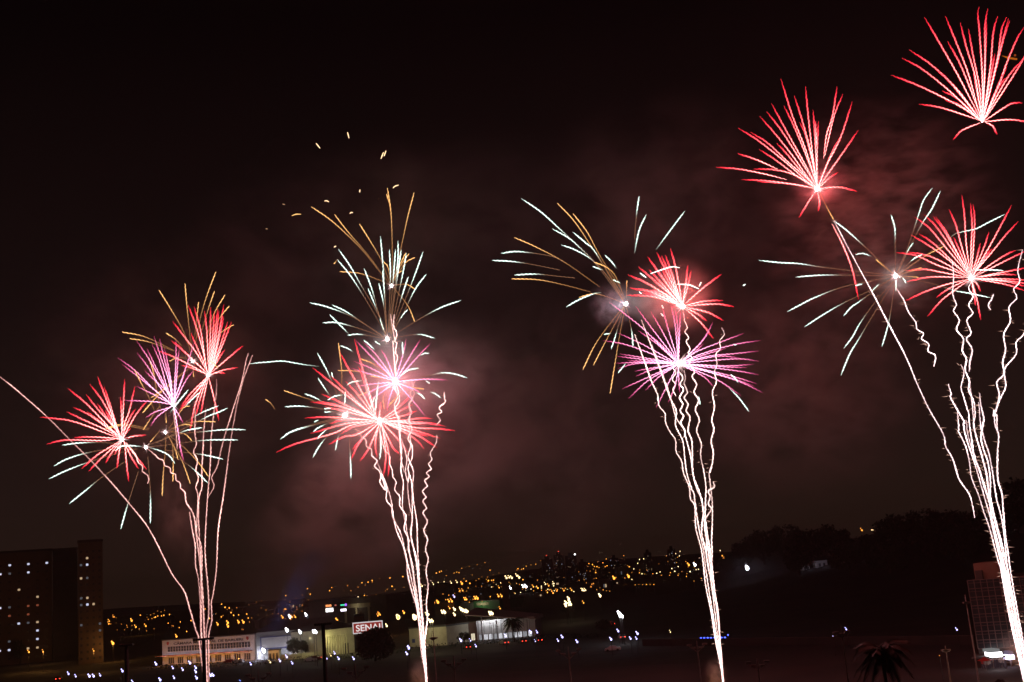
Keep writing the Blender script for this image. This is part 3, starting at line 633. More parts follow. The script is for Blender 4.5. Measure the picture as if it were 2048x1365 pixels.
lights('k3 1385,520 1388,498 1408,465 1415,490 1425,510 1410,512', 'y', 8.0, 2.3, 'glaring lamp in the yellow lit tree', 'glaring lamps in the yellow lit tree', True, 220)
lights('k3 1655,442', 'y', 8.0, 2.7, 'lone warm white shake-doubled lamp right of the yellow lit tree', None, True)
lights('k3 1525,497', 'o', 8.0, 1.4, 'small orange lamp right of the yellow lit tree', None, True)
lights('k3 560,795 678,840 912,760 1110,730 1160,730 1325,797 1358,767 1475,805 1742,785 1798,720 1895,780 1950,740 1942,780 148,855 135,900', 'p', 4.0, 1.9, 'cold white globe lamp on the dark field right of the second fountain', 'cold globe lamps on the dark field', True)
lights('k3 635,795 1145,800', 'p', 4.0, 1.1, 'smaller cold globe lamp before the canopied hall', 'smaller cold globe lamps', True)
lights('k4 365,488', 'o', 8.0, 2.2, 'bright orange lamp left of the third fountain stem', None, True)
lights('k4 412,488', 'w', 8.0, 2.2, 'bright white lamp left of the third fountain stem', None, True)
lights('k4 625,433', 'o', 8.0, 2.5, 'bright orange lamp right of the third fountain stem', None, True, 900)
lights('k4 265,403 300,385 295,420 238,515 285,500 260,535 420,522 437,520 150,540 125,550 600,380 375,537', 'y', 8.0, .95, 'tiny pale lamp near the third fountain stem on the skyline', 'tiny lamps near the third fountain stem')
lights('k4 1660,228 1872,190', 'o', 8.0, 1.7, ('orange lamp on the wooded ridge, the dimmer left one', 'brightest orange lamp on the wooded ridge'), 'orange lamps on the wooded ridge', True)
lights('k4 1733,226 1742,226 680,447', 'y', 8.0, 1.0, 'small pale lamp on the wooded slope', 'small pale lamps on the wooded slope')
lights('k4 803,512', 'w', 8.0, 4.6, 'lone dazzling floodlight at the foot of the wooded slope', None, True, 2200)
lights('k4 228,990', 'y', 4.0, 1.2, 'small pale lamp left of the blue lights', None, True)
lights('k4 1543,970', 'p', 4.0, 1.8, 'cold globe lamp by the tilted bare lamp post', None, True)
lights('k4 1443,1020', 'p', 4.0, .9, 'tiny pale lamp left of the tilted bare lamp post', None)
lights('k5 875,1020', 'p', 4.0, 1.7, 'cold globe lamp left of the office block', None, True)
lights('k5 760,1190', 'd', 4.0, 1.1, 'tiny dim orange lamp on the plaza', None)
lights('k3 1805,580 1818,590 1812,600 1828,603', 'w', 8.0, 2.8, 'dazzling pinkish white lamp head above the flashing car lights', 'dazzling lamp cluster right of the middle', True, 200)

rr = random.Random(77)
def street_lights(n, u0, u1, d0, d1, kind, size, label, group):
    out_ = []
    while len(out_) < n:
        u, dv = rr.uniform(u0, u1), rr.uniform(d0, d1); du, sl_ = rr.uniform(6, 19), rr.uniform(-.4, .25)
        for k in range(rr.randrange(2, 7)):
            uu = u + du*k; vv = 1163 - (uu-1024)*.084 + dv + sl_*du*k + rr.uniform(-3, 3)
            if uu < u1 + 20: out_.append('%.1f,%.1f' % (uu, vv))
    for (u, v) in parse(' '.join(out_[:n])):
        p = G(u, v, 8.0); q = pxm(p.y); c_ = {'d': (1.5,.50,.07), 'o': (3.4,1.25,.16), 'y': (3.6,2.7,1.3)}[kind]
        size_ = size * rr.uniform(.5, 1.15); TINY.ball(p, size_*q, 6, (1,1,1.2), c_); TINY.tube([p - Vector((0,0,8)), p - Vector((0,0,size*q*1.3))], .08, [(0,0,0)]*2, 4)
TINY = MB()
street_lights(60, 215, 600, 2, 34, 'd', .78, 'tiny dim amber lamp on the far slope left of the second fountain', 'tiny amber lamps left of the second fountain')
street_lights(46, 560, 830, -12, 38, 'd', .78, 'tiny dim amber lamp on the far slope above the coloured signs', 'tiny amber lamps above the coloured signs')
street_lights(110, 870, 1400, -26, 34, 'o', .72, 'tiny amber lamp in the dense far streets right of the second fountain', 'tiny amber lamps right of the second fountain')
street_lights(36, 900, 1420, -36, 20, 'd', .8, 'tiny dim reddish lamp near the skyline right of the second fountain', 'tiny reddish lamps near the skyline')
street_lights(18, 900, 1350, -20, 36, 'y', .75, 'tiny white lamp in the dense far streets right of the second fountain', 'tiny white lamps right of the second fountain')
tag(TINY.build('far_street_lamps', SPARK), kind='stuff')
# blue lights along a railing
D = G(1430, 1285).y; s = empty('blue_light_bar', P(1400, 1277, D), 0, 'row of blue lights across the foot of the third fountain', 'light bar'); q = pxm(D); hz = s.location.z
A, B = P(1400, 1277, D), P(1458, 1275.5, D)
MB().tube([A - s.location + Vector((0,.3,-.2)), B - s.location + Vector((0,.3,-.2))], .06, None, 6).build('rail', M['dark_steel'], s)
for x in (.02, .5, .98): c = A.lerp(B, x) - s.location; MB().box(c.x-.05, c.x+.05, .25, .35, -hz, c.z-.26).build('post', M['dark_steel'], s)
for u in (1402, 1408.5, 1415.5, 1422, 1429, 1443, 1450): MB().ball(P(u, 1277 - (u-1400)*.02, D) - s.location, 1.75*q, 8, (1.2,1,1)).build('lamp', BL, s)
MB().ball(P(1456, 1270.5, D) - s.location, 1.4*q, 8).build('lamp', BL, s)

# bare twin armed lamp posts of the unlit plaza
def bare_post(u, v, D, label, arm=34, lean=0):
    top = P(u, v, D); h = top.z; q = pxm(D); o = empty('lamp_post', (top.x, top.y, 0), 0, label, 'lamp post', 'bare unlit lamp posts in the foreground')
    MB().tube([(0,0,0), (0,0,h)], [.15, .07], None, 8).build('pole', M['steel'], o)
    for sg in (-1, 1):
        p0, p1, p2 = Vector((0,0,h*.9-arm*q*.45)), Vector((sg*arm*q*.5,0,h*.9-arm*q*.02)), Vector((sg*arm*q,0,h*.9+arm*q*.35))
        MB().tube([p0, p1, p2], .05, None, 6).build('arm', M['steel'], o)
        for p_ in (p1, p2): MB().box(p_.x-.32, p_.x+.32, -.16, .16, p_.z+.05, p_.z+.26).build('lamp_head', M['steel'], o)
for u, v, D, nm, arm in ((907,1312,150,'bare lamp post with V arms right of the second fountain foot',20), (1136,1294,165,'bare lamp post with V arms below the middle of the picture',20), (1393,1282,160,'bare lamp post left of the third fountain foot',15), (1514,1318,140,'bare lamp post right of the third fountain foot',18), (1681,1250,135,'tilted looking tall bare lamp post beside the large palm',11), (1890,1292,150,'thin bare lamp post on the plaza before the office block',4), (516,1340,150,'bare lamp post low right of the first fountain',20), (710,1328,150,'bare lamp post below the round dark tree',22), (866,1262,185,'reddish bare post just right of the second fountain',4), (1930,1190,170,'thin tall mast left of the office block',2)):
    bare_post(u, v, D, nm, arm)
# black floodlight masts
def mast(u, v, D, bar, label, n=8):
    top = P(u, v, D); q = pxm(D); o = empty('floodlight_mast', (top.x, top.y, 0), R(6), label, 'mast', 'black floodlight masts')
    MB().tube([(0,0,0), (0,0,top.z)], [4.6*q, 3.6*q], None, 10).build('pole', M['dark_steel'], o); MB().box(-bar*q, bar*q, -.25, .25, top.z-2.2*q, top.z+1.2*q).build('crossbar', M['dark_steel'], o)
    for i in range(n): x = (-1 + 2*(i+.5)/n)*bar*q*.95; MB().box(x-1.3*q, x+1.3*q, -.7, -.26, top.z-2.8*q, top.z+1.6*q).build('floodlight', M['dark_steel'], o)
mast(407, 1278, 140, 20, 'black mast crossing the foot of the first fountain'); mast(646, 1248, 140, 17, 'black mast before the olive yellow block'); mast(253, 1290, 175, 14, 'faint black mast left of the long white hall')

# ------------------------------------------------------------------ cars
def car_body():
    f = MB(); prof = [(-2.1,.35),(-2.15,.75),(-1.95,.95),(-1.3,1.0),(-.8,1.42),(.7,1.45),(1.35,.98),(2.0,.85),(2.15,.6),(2.1,.35)]; n = len(prof); k = [.8 if z > 1.2 else .88 for _, z in prof]
    f.add([(-kk, x, z) for (x, z), kk in zip(prof, k)] + [(kk, x, z) for (x, z), kk in zip(prof, k)], [tuple(range(n)), tuple(range(2*n-1, n-1, -1))] + [(i, n+i, n+(i+1) % n, (i+1) % n) for i in range(n)])
    return f
BODY = {}
def car(u, v, rz, mat, label, tails=True, bars=False):
    p = G(u, v); o = empty('parked_car', p, rz, label, 'car', 'cars by the road')
    car_body().build('body', mat, o)
    f = MB(); f.add([(-.72,-.83,1.38),(.72,-.83,1.38),(.8,-1.27,1.03),(-.8,-1.27,1.03)], [(0,1,2,3)]); f.add([(-.72,-.85,1.40),(.72,-.85,1.40),(.8,-1.29,1.05),(-.8,-1.29,1.05)], [(0,3,2,1)]); f.build('rear_window', M['glass'], o)
    for sx in (-1, 1):
        for y in (-1.3, 1.35): MB().tube([(sx*.72,y,.33),(sx*.9,y,.33)], .33, None, 12).build('wheel', M['tyre'], o)
        MB().box(sx*.62-.16, sx*.62+.16, -2.2, -2.155, .68, .9).build('tail_light', RD if tails else M['red_paint'], o)
    if bars:
        MB().box(-.6, -.03, -.15, .15, 1.47, 1.7).build('red_beacon', RD, o); MB().box(.03, .6, -.15, .15, 1.47, 1.7).build('blue_beacon', BL, o)
cp = [principled('car_paint', c, .35, .05, 1) for c in ((.5,.5,.52), (.06,.06,.07), (.42,.05,.04), (.7,.7,.7))]
CARS = ((1244,1279,.1,0,'silver car with bright tail lights right of the cold globe lamps',True,False), (1224,1252,.15,1,'dark patrol car with red and blue flashing beacons',True,True), (1226,1303,1.45,3,'pale car dimly seen on the dark field',False,False), (630,1321,1.5,2,'red car parked before the dark mast',True,False), (459,1327,1.5,2,'dark red car parked before the long white hall',False,False), (476,1327,1.4,3,'white car parked before the long white hall, right of the red one',False,False), (118,1362,.2,1,'dark car with red tail lights at the bottom left',True,False), (1045,1287,.3,1,'dark car with tail lights below the palm',True,False), (1008,1290,.5,0,'silver car with tail lights left of the palm foot',True,False), (1078,1285,.2,1,'dark car with tail lights right of the palm foot',True,False), (382,1322,.1,2,'red car with a bright tail light under the first fountain',True,False), (621,1324,1.2,0,'silver car parked left of the dark mast foot',False,False), (934,1299,.3,1,'dark car with a tail light below the shop windows',True,False), (540,1328,1.5,0,'silver car before the orange lit hut',False,False))
for u, v, rz, m_, nm, tl, bars in CARS: car(u, v, rz, cp[m_], nm, tl, bars)

# ------------------------------------------------------------------ people under the office block
def person_mesh(mt, pose):
    js = [(0,0,.95),(0,0,1.25),(0,.0,1.45),(0,-.02,1.58),(0,-.03,1.70),(-.09,0,.9),(-.10,.02*pose,.5),(-.11,.06*pose,.06),(.09,0,.9),(.10,-.04*pose,.5),(.11,-.05*pose,.06),(-.2,0,1.42),(-.26,-.04,1.14),(-.25,-.16*pose,.92),(.2,0,1.42),(.26,-.04,1.14),(.24,-.2,.95 + .3*pose),(-.11,-.12,.03),(.11,-.15,.03)]
    es = [(0,1),(1,2),(2,3),(3,4),(0,5),(5,6),(6,7),(0,8),(8,9),(9,10),(2,11),(11,12),(12,13),(2,14),(14,15),(15,16),(7,17),(10,18)]
    rd = [.14,.15,.13,.06,.105,.1,.075,.05,.1,.075,.05,.07,.05,.04,.07,.05,.04,.04,.04]
    me = bpy.data.meshes.new('p'); me.from_pydata(js, es, []); o = bpy.data.objects.new('p', me); col.objects.link(o)
    md = o.modifiers.new('s', 'SKIN'); me.skin_vertices  # radii per joint
    for i, r_ in enumerate(rd): me.skin_vertices[0].data[i].radius = (r_, r_*.8)
    me.skin_vertices[0].data[0].use_root = True
    o.modifiers.new('d', 'SUBSURF').levels = 1
    dg = bpy.context.evaluated_depsgraph_get(); dg.update(); r = bpy.data.meshes.new_from_object(o.evaluated_get(dg)); r.name = 'person'; r.materials.clear(); r.materials.append(mt)
    for p_ in r.polygons: p_.use_smooth = True
    bpy.data.objects.remove(o); return r
PM = [person_mesh(M['skin'], p_) for p_ in (1, .3, -.8)]
SHIRT = [MB().tube([(0,0,.88),(0,0,1.1),(0,0,1.42),(0,0,1.47)], [.19,.185,.2,.1], None, 10).mesh('shirt', mt) for mt in (M['cloth_a'], M['cloth_b'], M['red_paint'])]
TROUS = MB().tube([(-.1,0,.1),(-.1,0,.5),(-.07,0,.92)], [.09,.1,.14], None, 8).tube([(.1,0,.1),(.1,0,.5),(.07,0,.92)], [.09,.1,.14], None, 8).mesh('trousers', M['cloth_b'])
HAIR = MB().ball((0,0,1.76), .105, 8, (1,1,.85)).mesh('hair', M['dark_steel'])
rr = random.Random(5)
for i in range(16):
    u = 1966 + i*3.1 + rr.uniform(-1,1); v = 1338 - (u-1966)*.06 + rr.uniform(-3, 4); p = G(u, v)
    o = link('person', PM[i % 3], None, p); o.rotation_euler.z = rr.uniform(-.6,.6) + math.pi*(i % 2); o.scale = (1,1,rr.uniform(.92,1.04))
    tag(o, 'person standing in the crowd in front of the lit booth', 'person', 'crowd at the foot of the office block')
    link('shirt', SHIRT[rr.randrange(3)], o); link('trousers', TROUS, o); link('hair', HAIR, o)
# ------------------------------------------------------------------ fireworks
VIEW = {'s': (0,0,1), 'a0': (0,740,4.267), 'a1': (80,740,4.873), 'a2': (230,530,4.55), 'a3': (270,780,4.876), 'a4': (340,700,4.55),
        'b1': (500,350,3.9), 'b2': (610,660,4.55), 'b3': (500,650,3.9), 'b4': (700,640,3.791),
        'c1': (960,370,2.843), 'c2': (1220,480,3.79), 'c4': (1260,640,3.79),
        'd1': (1400,130,4.267), 'd2': (1748,0,4.55), 'd3': (1500,360,3.412), 'd4': (1780,380,4.873), 'd5': (1880,540,4.268), 'd6': (1880,820,4.268),
        't1': (300,900,2.936), 't2': (700,880,2.814), 't3': (1280,840,2.6), 't4': (1560,700,2.053)}
def parse(line, view='s'):
    pts = []
    for tok in line.split():
        if tok in VIEW: view = tok; continue
        x, y = tok.split(','); x0, y0, s = VIEW[view]
        pts.append((x0 + float(x) / s, y0 + float(y) / s))
    return pts
def spline(pts, step):
    if len(pts) == 2: q = [pts[0]] + pts + [pts[1]]
    else:
        q = [(2*pts[0][0]-pts[1][0], 2*pts[0][1]-pts[1][1])] + pts + [(2*pts[-1][0]-pts[-2][0], 2*pts[-1][1]-pts[-2][1])]
    o = []
    for i in range(1, len(q) - 2):
        p0, p1, p2, p3 = q[i-1], q[i], q[i+1], q[i+2]
        n = max(1, int(math.hypot(p2[0]-p1[0], p2[1]-p1[1]) / step))
        for k in range(n):
            t = k / n
            o.append(tuple(0.5*((2*b)+(-a+c)*t+(2*a-5*b+4*c-d)*t*t+(-a+3*b-3*c+d)*t**3) for a, b, c, d in zip(p0, p1, p2, p3)))
    o.append(pts[-1]); return o

SITE = {}
for k, (u, v) in {'a': (412,1405), 'b': (851,1425), 'c': (1446,1425), 'd': (2062,1425)}.items():
    SITE[k] = G(u, v).y

def style(t, s):
    if t == 'r': return (0.22 + .52*sm(0,.45,s)) * (1 - .7*sm(.8,1,s)), lerp((4.4,1.8,1.65), (1.8,.05,.085), sm(.05,.98,s))
    if t == 'm': return (0.30 + .36*sm(0,.3,s)) * (1 - .7*sm(.75,1,s)), lerp((4,2.2,3.2), (1.0,.07,.26), s**.75)
    if t == 'g': return (0.32 + .50*sm(.35,.95,s)) * (1 - .4*sm(.93,1,s)), lerp((.5,.22,.09), (1.8,.95,.32), sm(.2,.95,s))
    if t == 'w':
        if s < .5: return .36, (.45,.21,.11)
        return (.36 + .62*sm(.5,.8,s)) * (1 - .8*sm(.93,1,s)), lerp((.5,.34,.2), (1.7,2.25,2.0), sm(.5,.75,s))
    return (.3 + .66*sm(0,.4,s)) * (1 - .75*sm(.85,1,s)), lerp((.4,.4,.3), (1.7,2.25,2.0), sm(0,.4,s))      # 'W': white all along

def spark_streak(t, line, view, D, centre, RR, k, root, seed, name='spark_streak'):  # a spark's path over the exposure, built as one glowing tube
    pts = parse(line, view)[::-1]
    tip = pts[-1]; L = math.hypot(tip[0]-centre[0], tip[1]-centre[1])
    dd = (1 if seed % 2 else -1) * math.sqrt(max(0, RR*RR - L*L)) * .75 * pxm(D)
    if t in 'rm' and 6 < math.hypot(pts[0][0]-centre[0], pts[0][1]-centre[1]) < 60:      # the faint first stretch out of the charge
        pts = [(centre[0] + (pts[0][0]-centre[0])*.1, centre[1] + (pts[0][1]-centre[1])*.1)] + pts
    pts = spline(pts, 2.0); n = len(pts); ph = seed * 1.7; arc = 0
    V = []; rad = []; cs = []
    for i, p in enumerate(pts):
        s = i / max(1, n-1)
        if i: arc += math.hypot(p[0]-pts[i-1][0], p[1]-pts[i-1][1])
        q = pts[min(i+1, n-1)]; o = pts[max(i-1, 0)]
        dx, dy = q[0]-o[0], q[1]-o[1]; dl = math.hypot(dx, dy) or 1
        wob = (.4 if t in 'gwW' else .6) * math.sin(arc * .74 + ph)
        r, c = style(t, s)
        l = math.hypot(p[0]-centre[0], p[1]-centre[1])
        V.append(P(p[0] - dy/dl*wob, p[1] + dx/dl*wob, D + dd * (l / max(L, 1))))
        b = 1 + .24 * math.sin(arc * .74 + ph + 1)
        rad.append(r * pxm(D) * k); cs.append(tuple(x * b for x in c))
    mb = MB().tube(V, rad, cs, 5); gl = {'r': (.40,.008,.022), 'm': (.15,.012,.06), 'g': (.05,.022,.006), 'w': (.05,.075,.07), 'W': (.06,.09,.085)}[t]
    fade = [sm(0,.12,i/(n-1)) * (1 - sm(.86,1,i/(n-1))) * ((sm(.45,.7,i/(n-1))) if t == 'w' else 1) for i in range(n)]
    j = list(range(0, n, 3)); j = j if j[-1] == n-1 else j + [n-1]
    mb.tube([V[i] for i in j], [rad[i] + .95*k*pxm(D) for i in j], [tuple(x * fade[i] for x in gl) + (0.0,) for i in j], 5, False)  # see-through outer tube, halo glow painted round the streak
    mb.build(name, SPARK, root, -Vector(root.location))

def burst(label, centre, site, off, lines, core=4.5, light=None, k=1.0, group='star bursts of the firework show'):
    D = SITE[site] + off; view, cx, cy = centre.split(); c = parse(cx + ',' + cy, view)[0]
    root = empty('firework_burst', P(c[0], c[1], D), 0, label, 'firework burst', group)
    items = []; view = 's'
    for ln in lines.strip().splitlines():
        tk = ln.split()
        for tok in ' '.join(tk[1:]).split(';'):
            if tok.strip(): items.append((tk[0], tok.strip()))
    sp = []
    for t, ln in items:
        a = ln.split()[0]
        if a in VIEW: view = a
        sp.append((t, ln, view))
    RR = max([math.hypot(parse(l, v)[0][0]-c[0], parse(l, v)[0][1]-c[1]) for _, l, v in sp]) * 1.01
    for i, (t, l, v) in enumerate(sp): spark_streak(t, l, v, D, c, RR, k, root, i)
    if core:
        r = core * pxm(D)
        mm = MB().ball((0,0,0), r*.56, 8, (1,1,1.05)); key = (light[:3], round(light[3] / (12.2 * r * r)))
        if key not in CORE: CORE[key] = emit('bursting_charge', light[:3], key[1] * LK, True)
        mm.build('core', CORE[key], root)
        sp_ = MB(); rr = random.Random(int(c[0]))
        for _ in range(int(16 + core * 3)):  # needles round the core, shaped to imitate its soft glow
            d = Vector((rr.gauss(0,1), rr.gauss(0,1), rr.gauss(0,1))).normalized(); ln_ = r * rr.uniform(1.3, 3.6); hot = rr.uniform(.35, 1.3)
            sp_.tube([d*r*.6, d*ln_*.55, d*ln_], [r*.16, r*.10, r*.02], [tuple(x*2.2*hot for x in (1,.8,.8)), tuple(x*.8*hot for x in (1,.62,.6)), (.12,.06,.05)], 4)
        sp_.build('glare_spikes', SPARK, root)
    return root

RED, PINK, GOLD, WHT = (1,.11,.095), (1,.31,.36), (1,.62,.4), (1,.9,.9)
CORE = {}; LK = 1.25
burst('lowest and leftmost red burst, beside the long lone trail', 'a1 800 680', 'a', -4, '''
r a1 560,65 640,270 740,540;485,140 600,290 700,470 750,590;270,180 430,310 560,440 700,590;450,240 560,380 720,560;560,330 640,450 740,580;325,365 480,440 700,600
r 260,408 430,490 650,590;455,405 580,500 720,600;0,462 100,470 330,505 660,625;625,165 680,330 750,560;635,395 690,490 760,620;825,90 815,300 800,640;785,265 795,450 795,650
r 925,160 870,400 825,520 815,640;930,380 870,480 820,600;1050,295 940,430 830,620;885,570 850,600 820,645;1035,635 930,645 840,665;65,725 250,685 600,690 740,672
r 335,660 500,655 740,668;405,965 560,830 740,720;475,990 600,860 750,725;640,910 690,820 760,730;725,830 750,780 775,720;750,960 765,850 785,720;865,1090 845,920 825,720
r 960,965 890,850 820,710;1040,970 940,850 830,710''', 5.5, (*RED, 9000), 1.1)
burst('small pink violet burst between the two red bursts on the left', 'a2 528 1275', 'a', 3, '''
m a2 195,690 310,860 420,1060 500,1210;335,720 400,860 470,1100 515,1220;290,760 370,930 450,1090;200,800 300,930 400,1100;25,845 180,960 340,1120 490,1250;65,905 200,1010 360,1140;405,670 450,860 500,1050 520,1200
m 355,650 420,850 490,1060;450,760 480,900 510,1060;555,670 555,850 545,1050 535,1210;585,760 570,900 550,1150;725,700 650,920 560,1180;715,960 640,1060 560,1220;640,960 600,1080 550,1200;270,965 350,1040 510,1190
m 195,1105 330,1170 490,1255;80,1235 250,1240 400,1250 500,1270;a3 100,275 200,215 330,175;150,355 220,260 330,180;465,685 430,480 390,220;470,325 430,250 385,180;480,700 440,560 420,400''', 5, (*PINK, 5000))
burst('red fan shaped burst under the golden streaks, left group', 'a2 848 1005', 'a', 0, '''
r a2 525,515 620,640 740,800 830,960;665,365 730,540 800,780 835,960;720,380 780,600 825,900;690,620 750,760 825,930;815,420 835,600 850,930;870,385 868,600 858,930;905,420 890,640 862,930;935,400 910,620 868,930
r 945,420 920,650 872,930;990,360 950,600 880,930;990,470 940,700 885,930;1025,520 970,700 890,930;1060,520 990,700 895,930;1000,770 940,860 885,950;1165,735 1040,840 900,960;1120,935 1000,955 890,990;1005,988 940,980 890,992
r 510,690 620,780 820,970;385,780 560,850 820,985;605,915 700,940 820,990;540,700 680,840 825,975;600,1290 690,1170 820,1040;580,1330 700,1200 825,1040;620,1290 720,1180 830,1050
r a4 180,750 230,500 320,280;235,600 270,460 330,280;280,590 310,420 345,260;445,645 410,480 365,300''', 5, (*RED, 8000), 1.05)
burst('small golden burst with a few wavy gold streaks, left group', 'a3 297 415', 'a', 6, '''
g a3 785,312 600,310 450,345 330,395;555,495 480,430 330,405;715,845 610,700 460,545 340,450;540,915 470,720 420,620 320,440;370,895 372,680 360,520 310,440;420,680 390,580 320,440
g 265,1035 275,830 295,600 300,450;535,158 480,170 430,230 330,380;75,225 170,110 270,0;80,390 160,270 240,160;305,320 300,220;150,510 240,400;560,350 480,340 350,380
g a1 660,560 800,530 900,540 1072,575;640,575 780,545 900,555 1060,590;a2 310,850 350,980 380,1150 420,1340;180,960 240,1080 300,1190 360,1330''', 4, (*GOLD, 1200))
burst('tall gold streaks fanning up behind the red fan', 'a2 707 875', 'a', 9, '''
g a2 400,230 500,390 620,600 690,800;637,170 655,380 680,620 700,800;918,65 840,270 780,470 730,720;905,240 850,400 790,600;1000,275 900,450 820,700;760,340 745,480 725,650;1040,375 970,460 860,620
g 1080,545 960,620 830,750;65,612 270,655 540,780;135,672 300,700 540,785;465,622 540,670 610,740;495,878 570,845 650,850;935,940 880,885 780,860;715,1020 712,930;255,1345 400,1180 560,1040 690,930;330,1210 470,1110 640,960''', 4.5, (*GOLD, 1200))
burst('small white green burst low in the left group', 'a3 105 560', 'a', -8, '''
w a3 1080,390 900,388 700,405 400,440 130,540;1005,490 880,488 650,495 300,540 140,555;860,678 720,645 600,625 300,590;710,910 620,820 500,720 300,610;905,178 800,225 700,265 300,470;815,155 730,190 600,250 300,440;655,370 560,385 460,410 200,520
W 390,720 330,640 230,590 140,565;520,0 430,110 340,225;630,25 560,90 480,170
w 150,1305 150,1000 125,650;a1 215,735 400,712 650,712 900,740;135,940 240,880 400,825 620,780 900,760;85,1065 240,990 440,912 700,830 950,770;285,1305 440,1180 600,1050 850,880;a0 1030,1360 1090,1150 1180,870
W a1 730,790 800,745 890,740 1000,750''', 4.5, (*WHT, 1500))

burst('gold burst high at the top of the second fountain', 'b1 1103 865', 'b', 4, '''
g b1 480,250 650,370 860,570 1000,740 1090,850;660,310 760,440 900,600 1000,730;855,385 940,520 1020,660 1090,840;1072,105 1100,300 1110,600 1106,840;1065,150 1085,220 1098,300;1280,140 1230,330 1180,560 1115,840;1285,645 1210,690 1120,830
g 1240,615 1180,700 1115,830;1215,610 1160,720 1112,830;700,755 860,770 1030,830 1085,860;1285,890 1220,855 1125,862;1285,1145 1230,1020 1120,880;1045,680 1075,720 1095,830;1185,750 1140,780 1112,835;655,695 685,658''', 4.5, (*GOLD, 1500))
burst('tall white burst above the pink one, second fountain', 'b1 1073 1280', 'b', 0, '''
w b1 690,580 780,710 860,850 1010,1110 1060,1250;680,660 800,810 960,1070 1060,1250;890,730 950,890 1010,1100 1060,1250;920,885 980,1030 1060,1240;1005,845 1040,1000 1068,1240;1018,480 1035,680 1045,800 1068,1230;1035,740 1050,950 1068,1230
w 1087,580 1095,750 1090,950 1078,1230;1135,580 1120,780 1080,1230;1155,515 1150,700 1085,1230;1180,585 1160,720 1090,1230;1220,610 1190,780 1095,1230;1235,795 1200,900 1095,1240;1350,600 1290,770 1200,1000 1100,1240;1375,775 1290,890 1200,1070 1100,1250
w 1230,1050 1180,1110 1095,1260;1645,980 1480,1040 1280,1150 1100,1265;1440,1275 1310,1245 1100,1275;465,998 600,1030 800,1110 1050,1265;640,1015 770,1080 1040,1265;565,1155 690,1155 900,1215 1050,1272;760,1252 860,1245 1050,1278
W 620,1090 690,1160 770,1240;1010,1105 1030,1170 1060,1250;b2 535,95 590,140 640,190;635,105 690,140;885,110 890,200 895,250;320,145 390,170 440,205
g b2 305,120 335,400 325,640''', 5, (*WHT, 2500))
burst('pink burst with a blazing white core, second fountain', 'b2 822 470', 'b', -3, '''
m b2 460,95 620,260 780,420;530,110 650,230 780,410;690,180 740,260 800,410;440,285 600,350 780,445;420,350 580,400 780,455;920,80 900,190 840,400;1050,90 980,200 850,420;1140,125 1040,230 860,430;1300,457 1100,450 860,468
m 450,520 600,495 780,478;530,610 640,540 780,490;570,650 680,580 790,500;1065,580 970,530 860,490;1100,795 1010,680 860,510;745,740 770,620 810,510;990,560 930,520 860,490;640,300 720,360 790,440;700,560 760,520 800,490
g 510,265 620,310 760,410;300,370 480,380 760,450;1080,540 960,520 870,490;720,720 715,600 790,510;600,420 700,440 780,465;480,600 620,550 770,490;760,690 850,600 900,540
W 380,505 430,475 530,462;205,640 270,605 355,590;1130,215 1085,215 1040,240;1035,350 990,355 925,375 850,440;1135,490 1095,460;1090,630 1050,590 1005,570;1235,620 1180,580 1130,565;680,1180 690,1060 680,880;365,560 365,620 360,700;640,740 655,580 670,450;590,720 640,600
w b3 1695,415 1600,385 1500,375 1380,400 1130,440''', 6.5, (*PINK, 16000), 1.05)
burst('widest red burst, low in the second fountain', 'b2 680 828', 'b', -6, '''
r b2 70,345 250,490 400,610 640,800;235,420 350,530 480,660 640,800;310,190 400,360 470,480 640,790;450,85 490,230 545,430 650,790;485,335 530,440 640,780;370,470 480,590 640,800;150,585 280,640 400,700 640,810;50,655 220,680 400,720 640,815
r 110,650 300,690 640,812;0,803 150,795 320,800 640,824;225,855 380,815 640,826;50,945 220,895 400,850 640,832;215,1045 350,975 480,950 650,850;325,950 450,880 650,842;430,1090 540,970 660,860;415,1190 500,1020 660,860
r 500,1195 580,1080 670,870;655,1160 640,1020 672,870;715,1335 735,1130 700,880;755,1340 765,1150 700,870;860,1130 800,1070 700,870;1085,1085 1010,1000 900,930 720,845;1200,1075 1060,980 900,910 720,842;1230,990 1050,930 880,880 720,838
r 1365,918 1200,900 1000,890 720,834;1280,880 1120,850 1000,855 720,830;1220,862 1080,845 720,830;1165,808 1040,805 900,825 720,828;1020,735 900,780 720,820;980,680 860,740 720,815;960,600 870,690 715,805;940,1120 850,1000 715,860;1120,970 980,930 720,845
r 690,660 680,750 678,800;180,700 400,750 640,816;430,620 540,720 645,805;b3 205,995 350,930 640,850 800,780''', 8, (*RED, 17000), 1.15)
burst('white green burst overlapping the left side of the wide red burst', 'b3 742 705', 'b', 2, '''
w b3 525,220 570,300 620,400 735,680;530,415 600,520 720,690;425,538 520,575 720,695;270,640 400,635 580,660 720,702;235,893 330,830 480,780 720,712;275,855 380,815 600,755 720,712;495,835 540,800 720,715
w 525,893 570,840 725,720;490,1035 560,920 730,725;665,980 690,870 738,728;787,1200 785,1090 770,850 745,730
W 635,370 650,420;580,655 640,650;580,682 640,678;500,758 535,742
g 265,513 400,560 520,600;120,582 160,610 195,660''', 5.5, (*WHT, 2500))
burst('single long white streak drifting between the first two fountains', 's 640 733', 'b', 8, '''
W b3 0,305 60,297 150,290 250,283 350,298 430,312 540,325''', 0, None, .8)

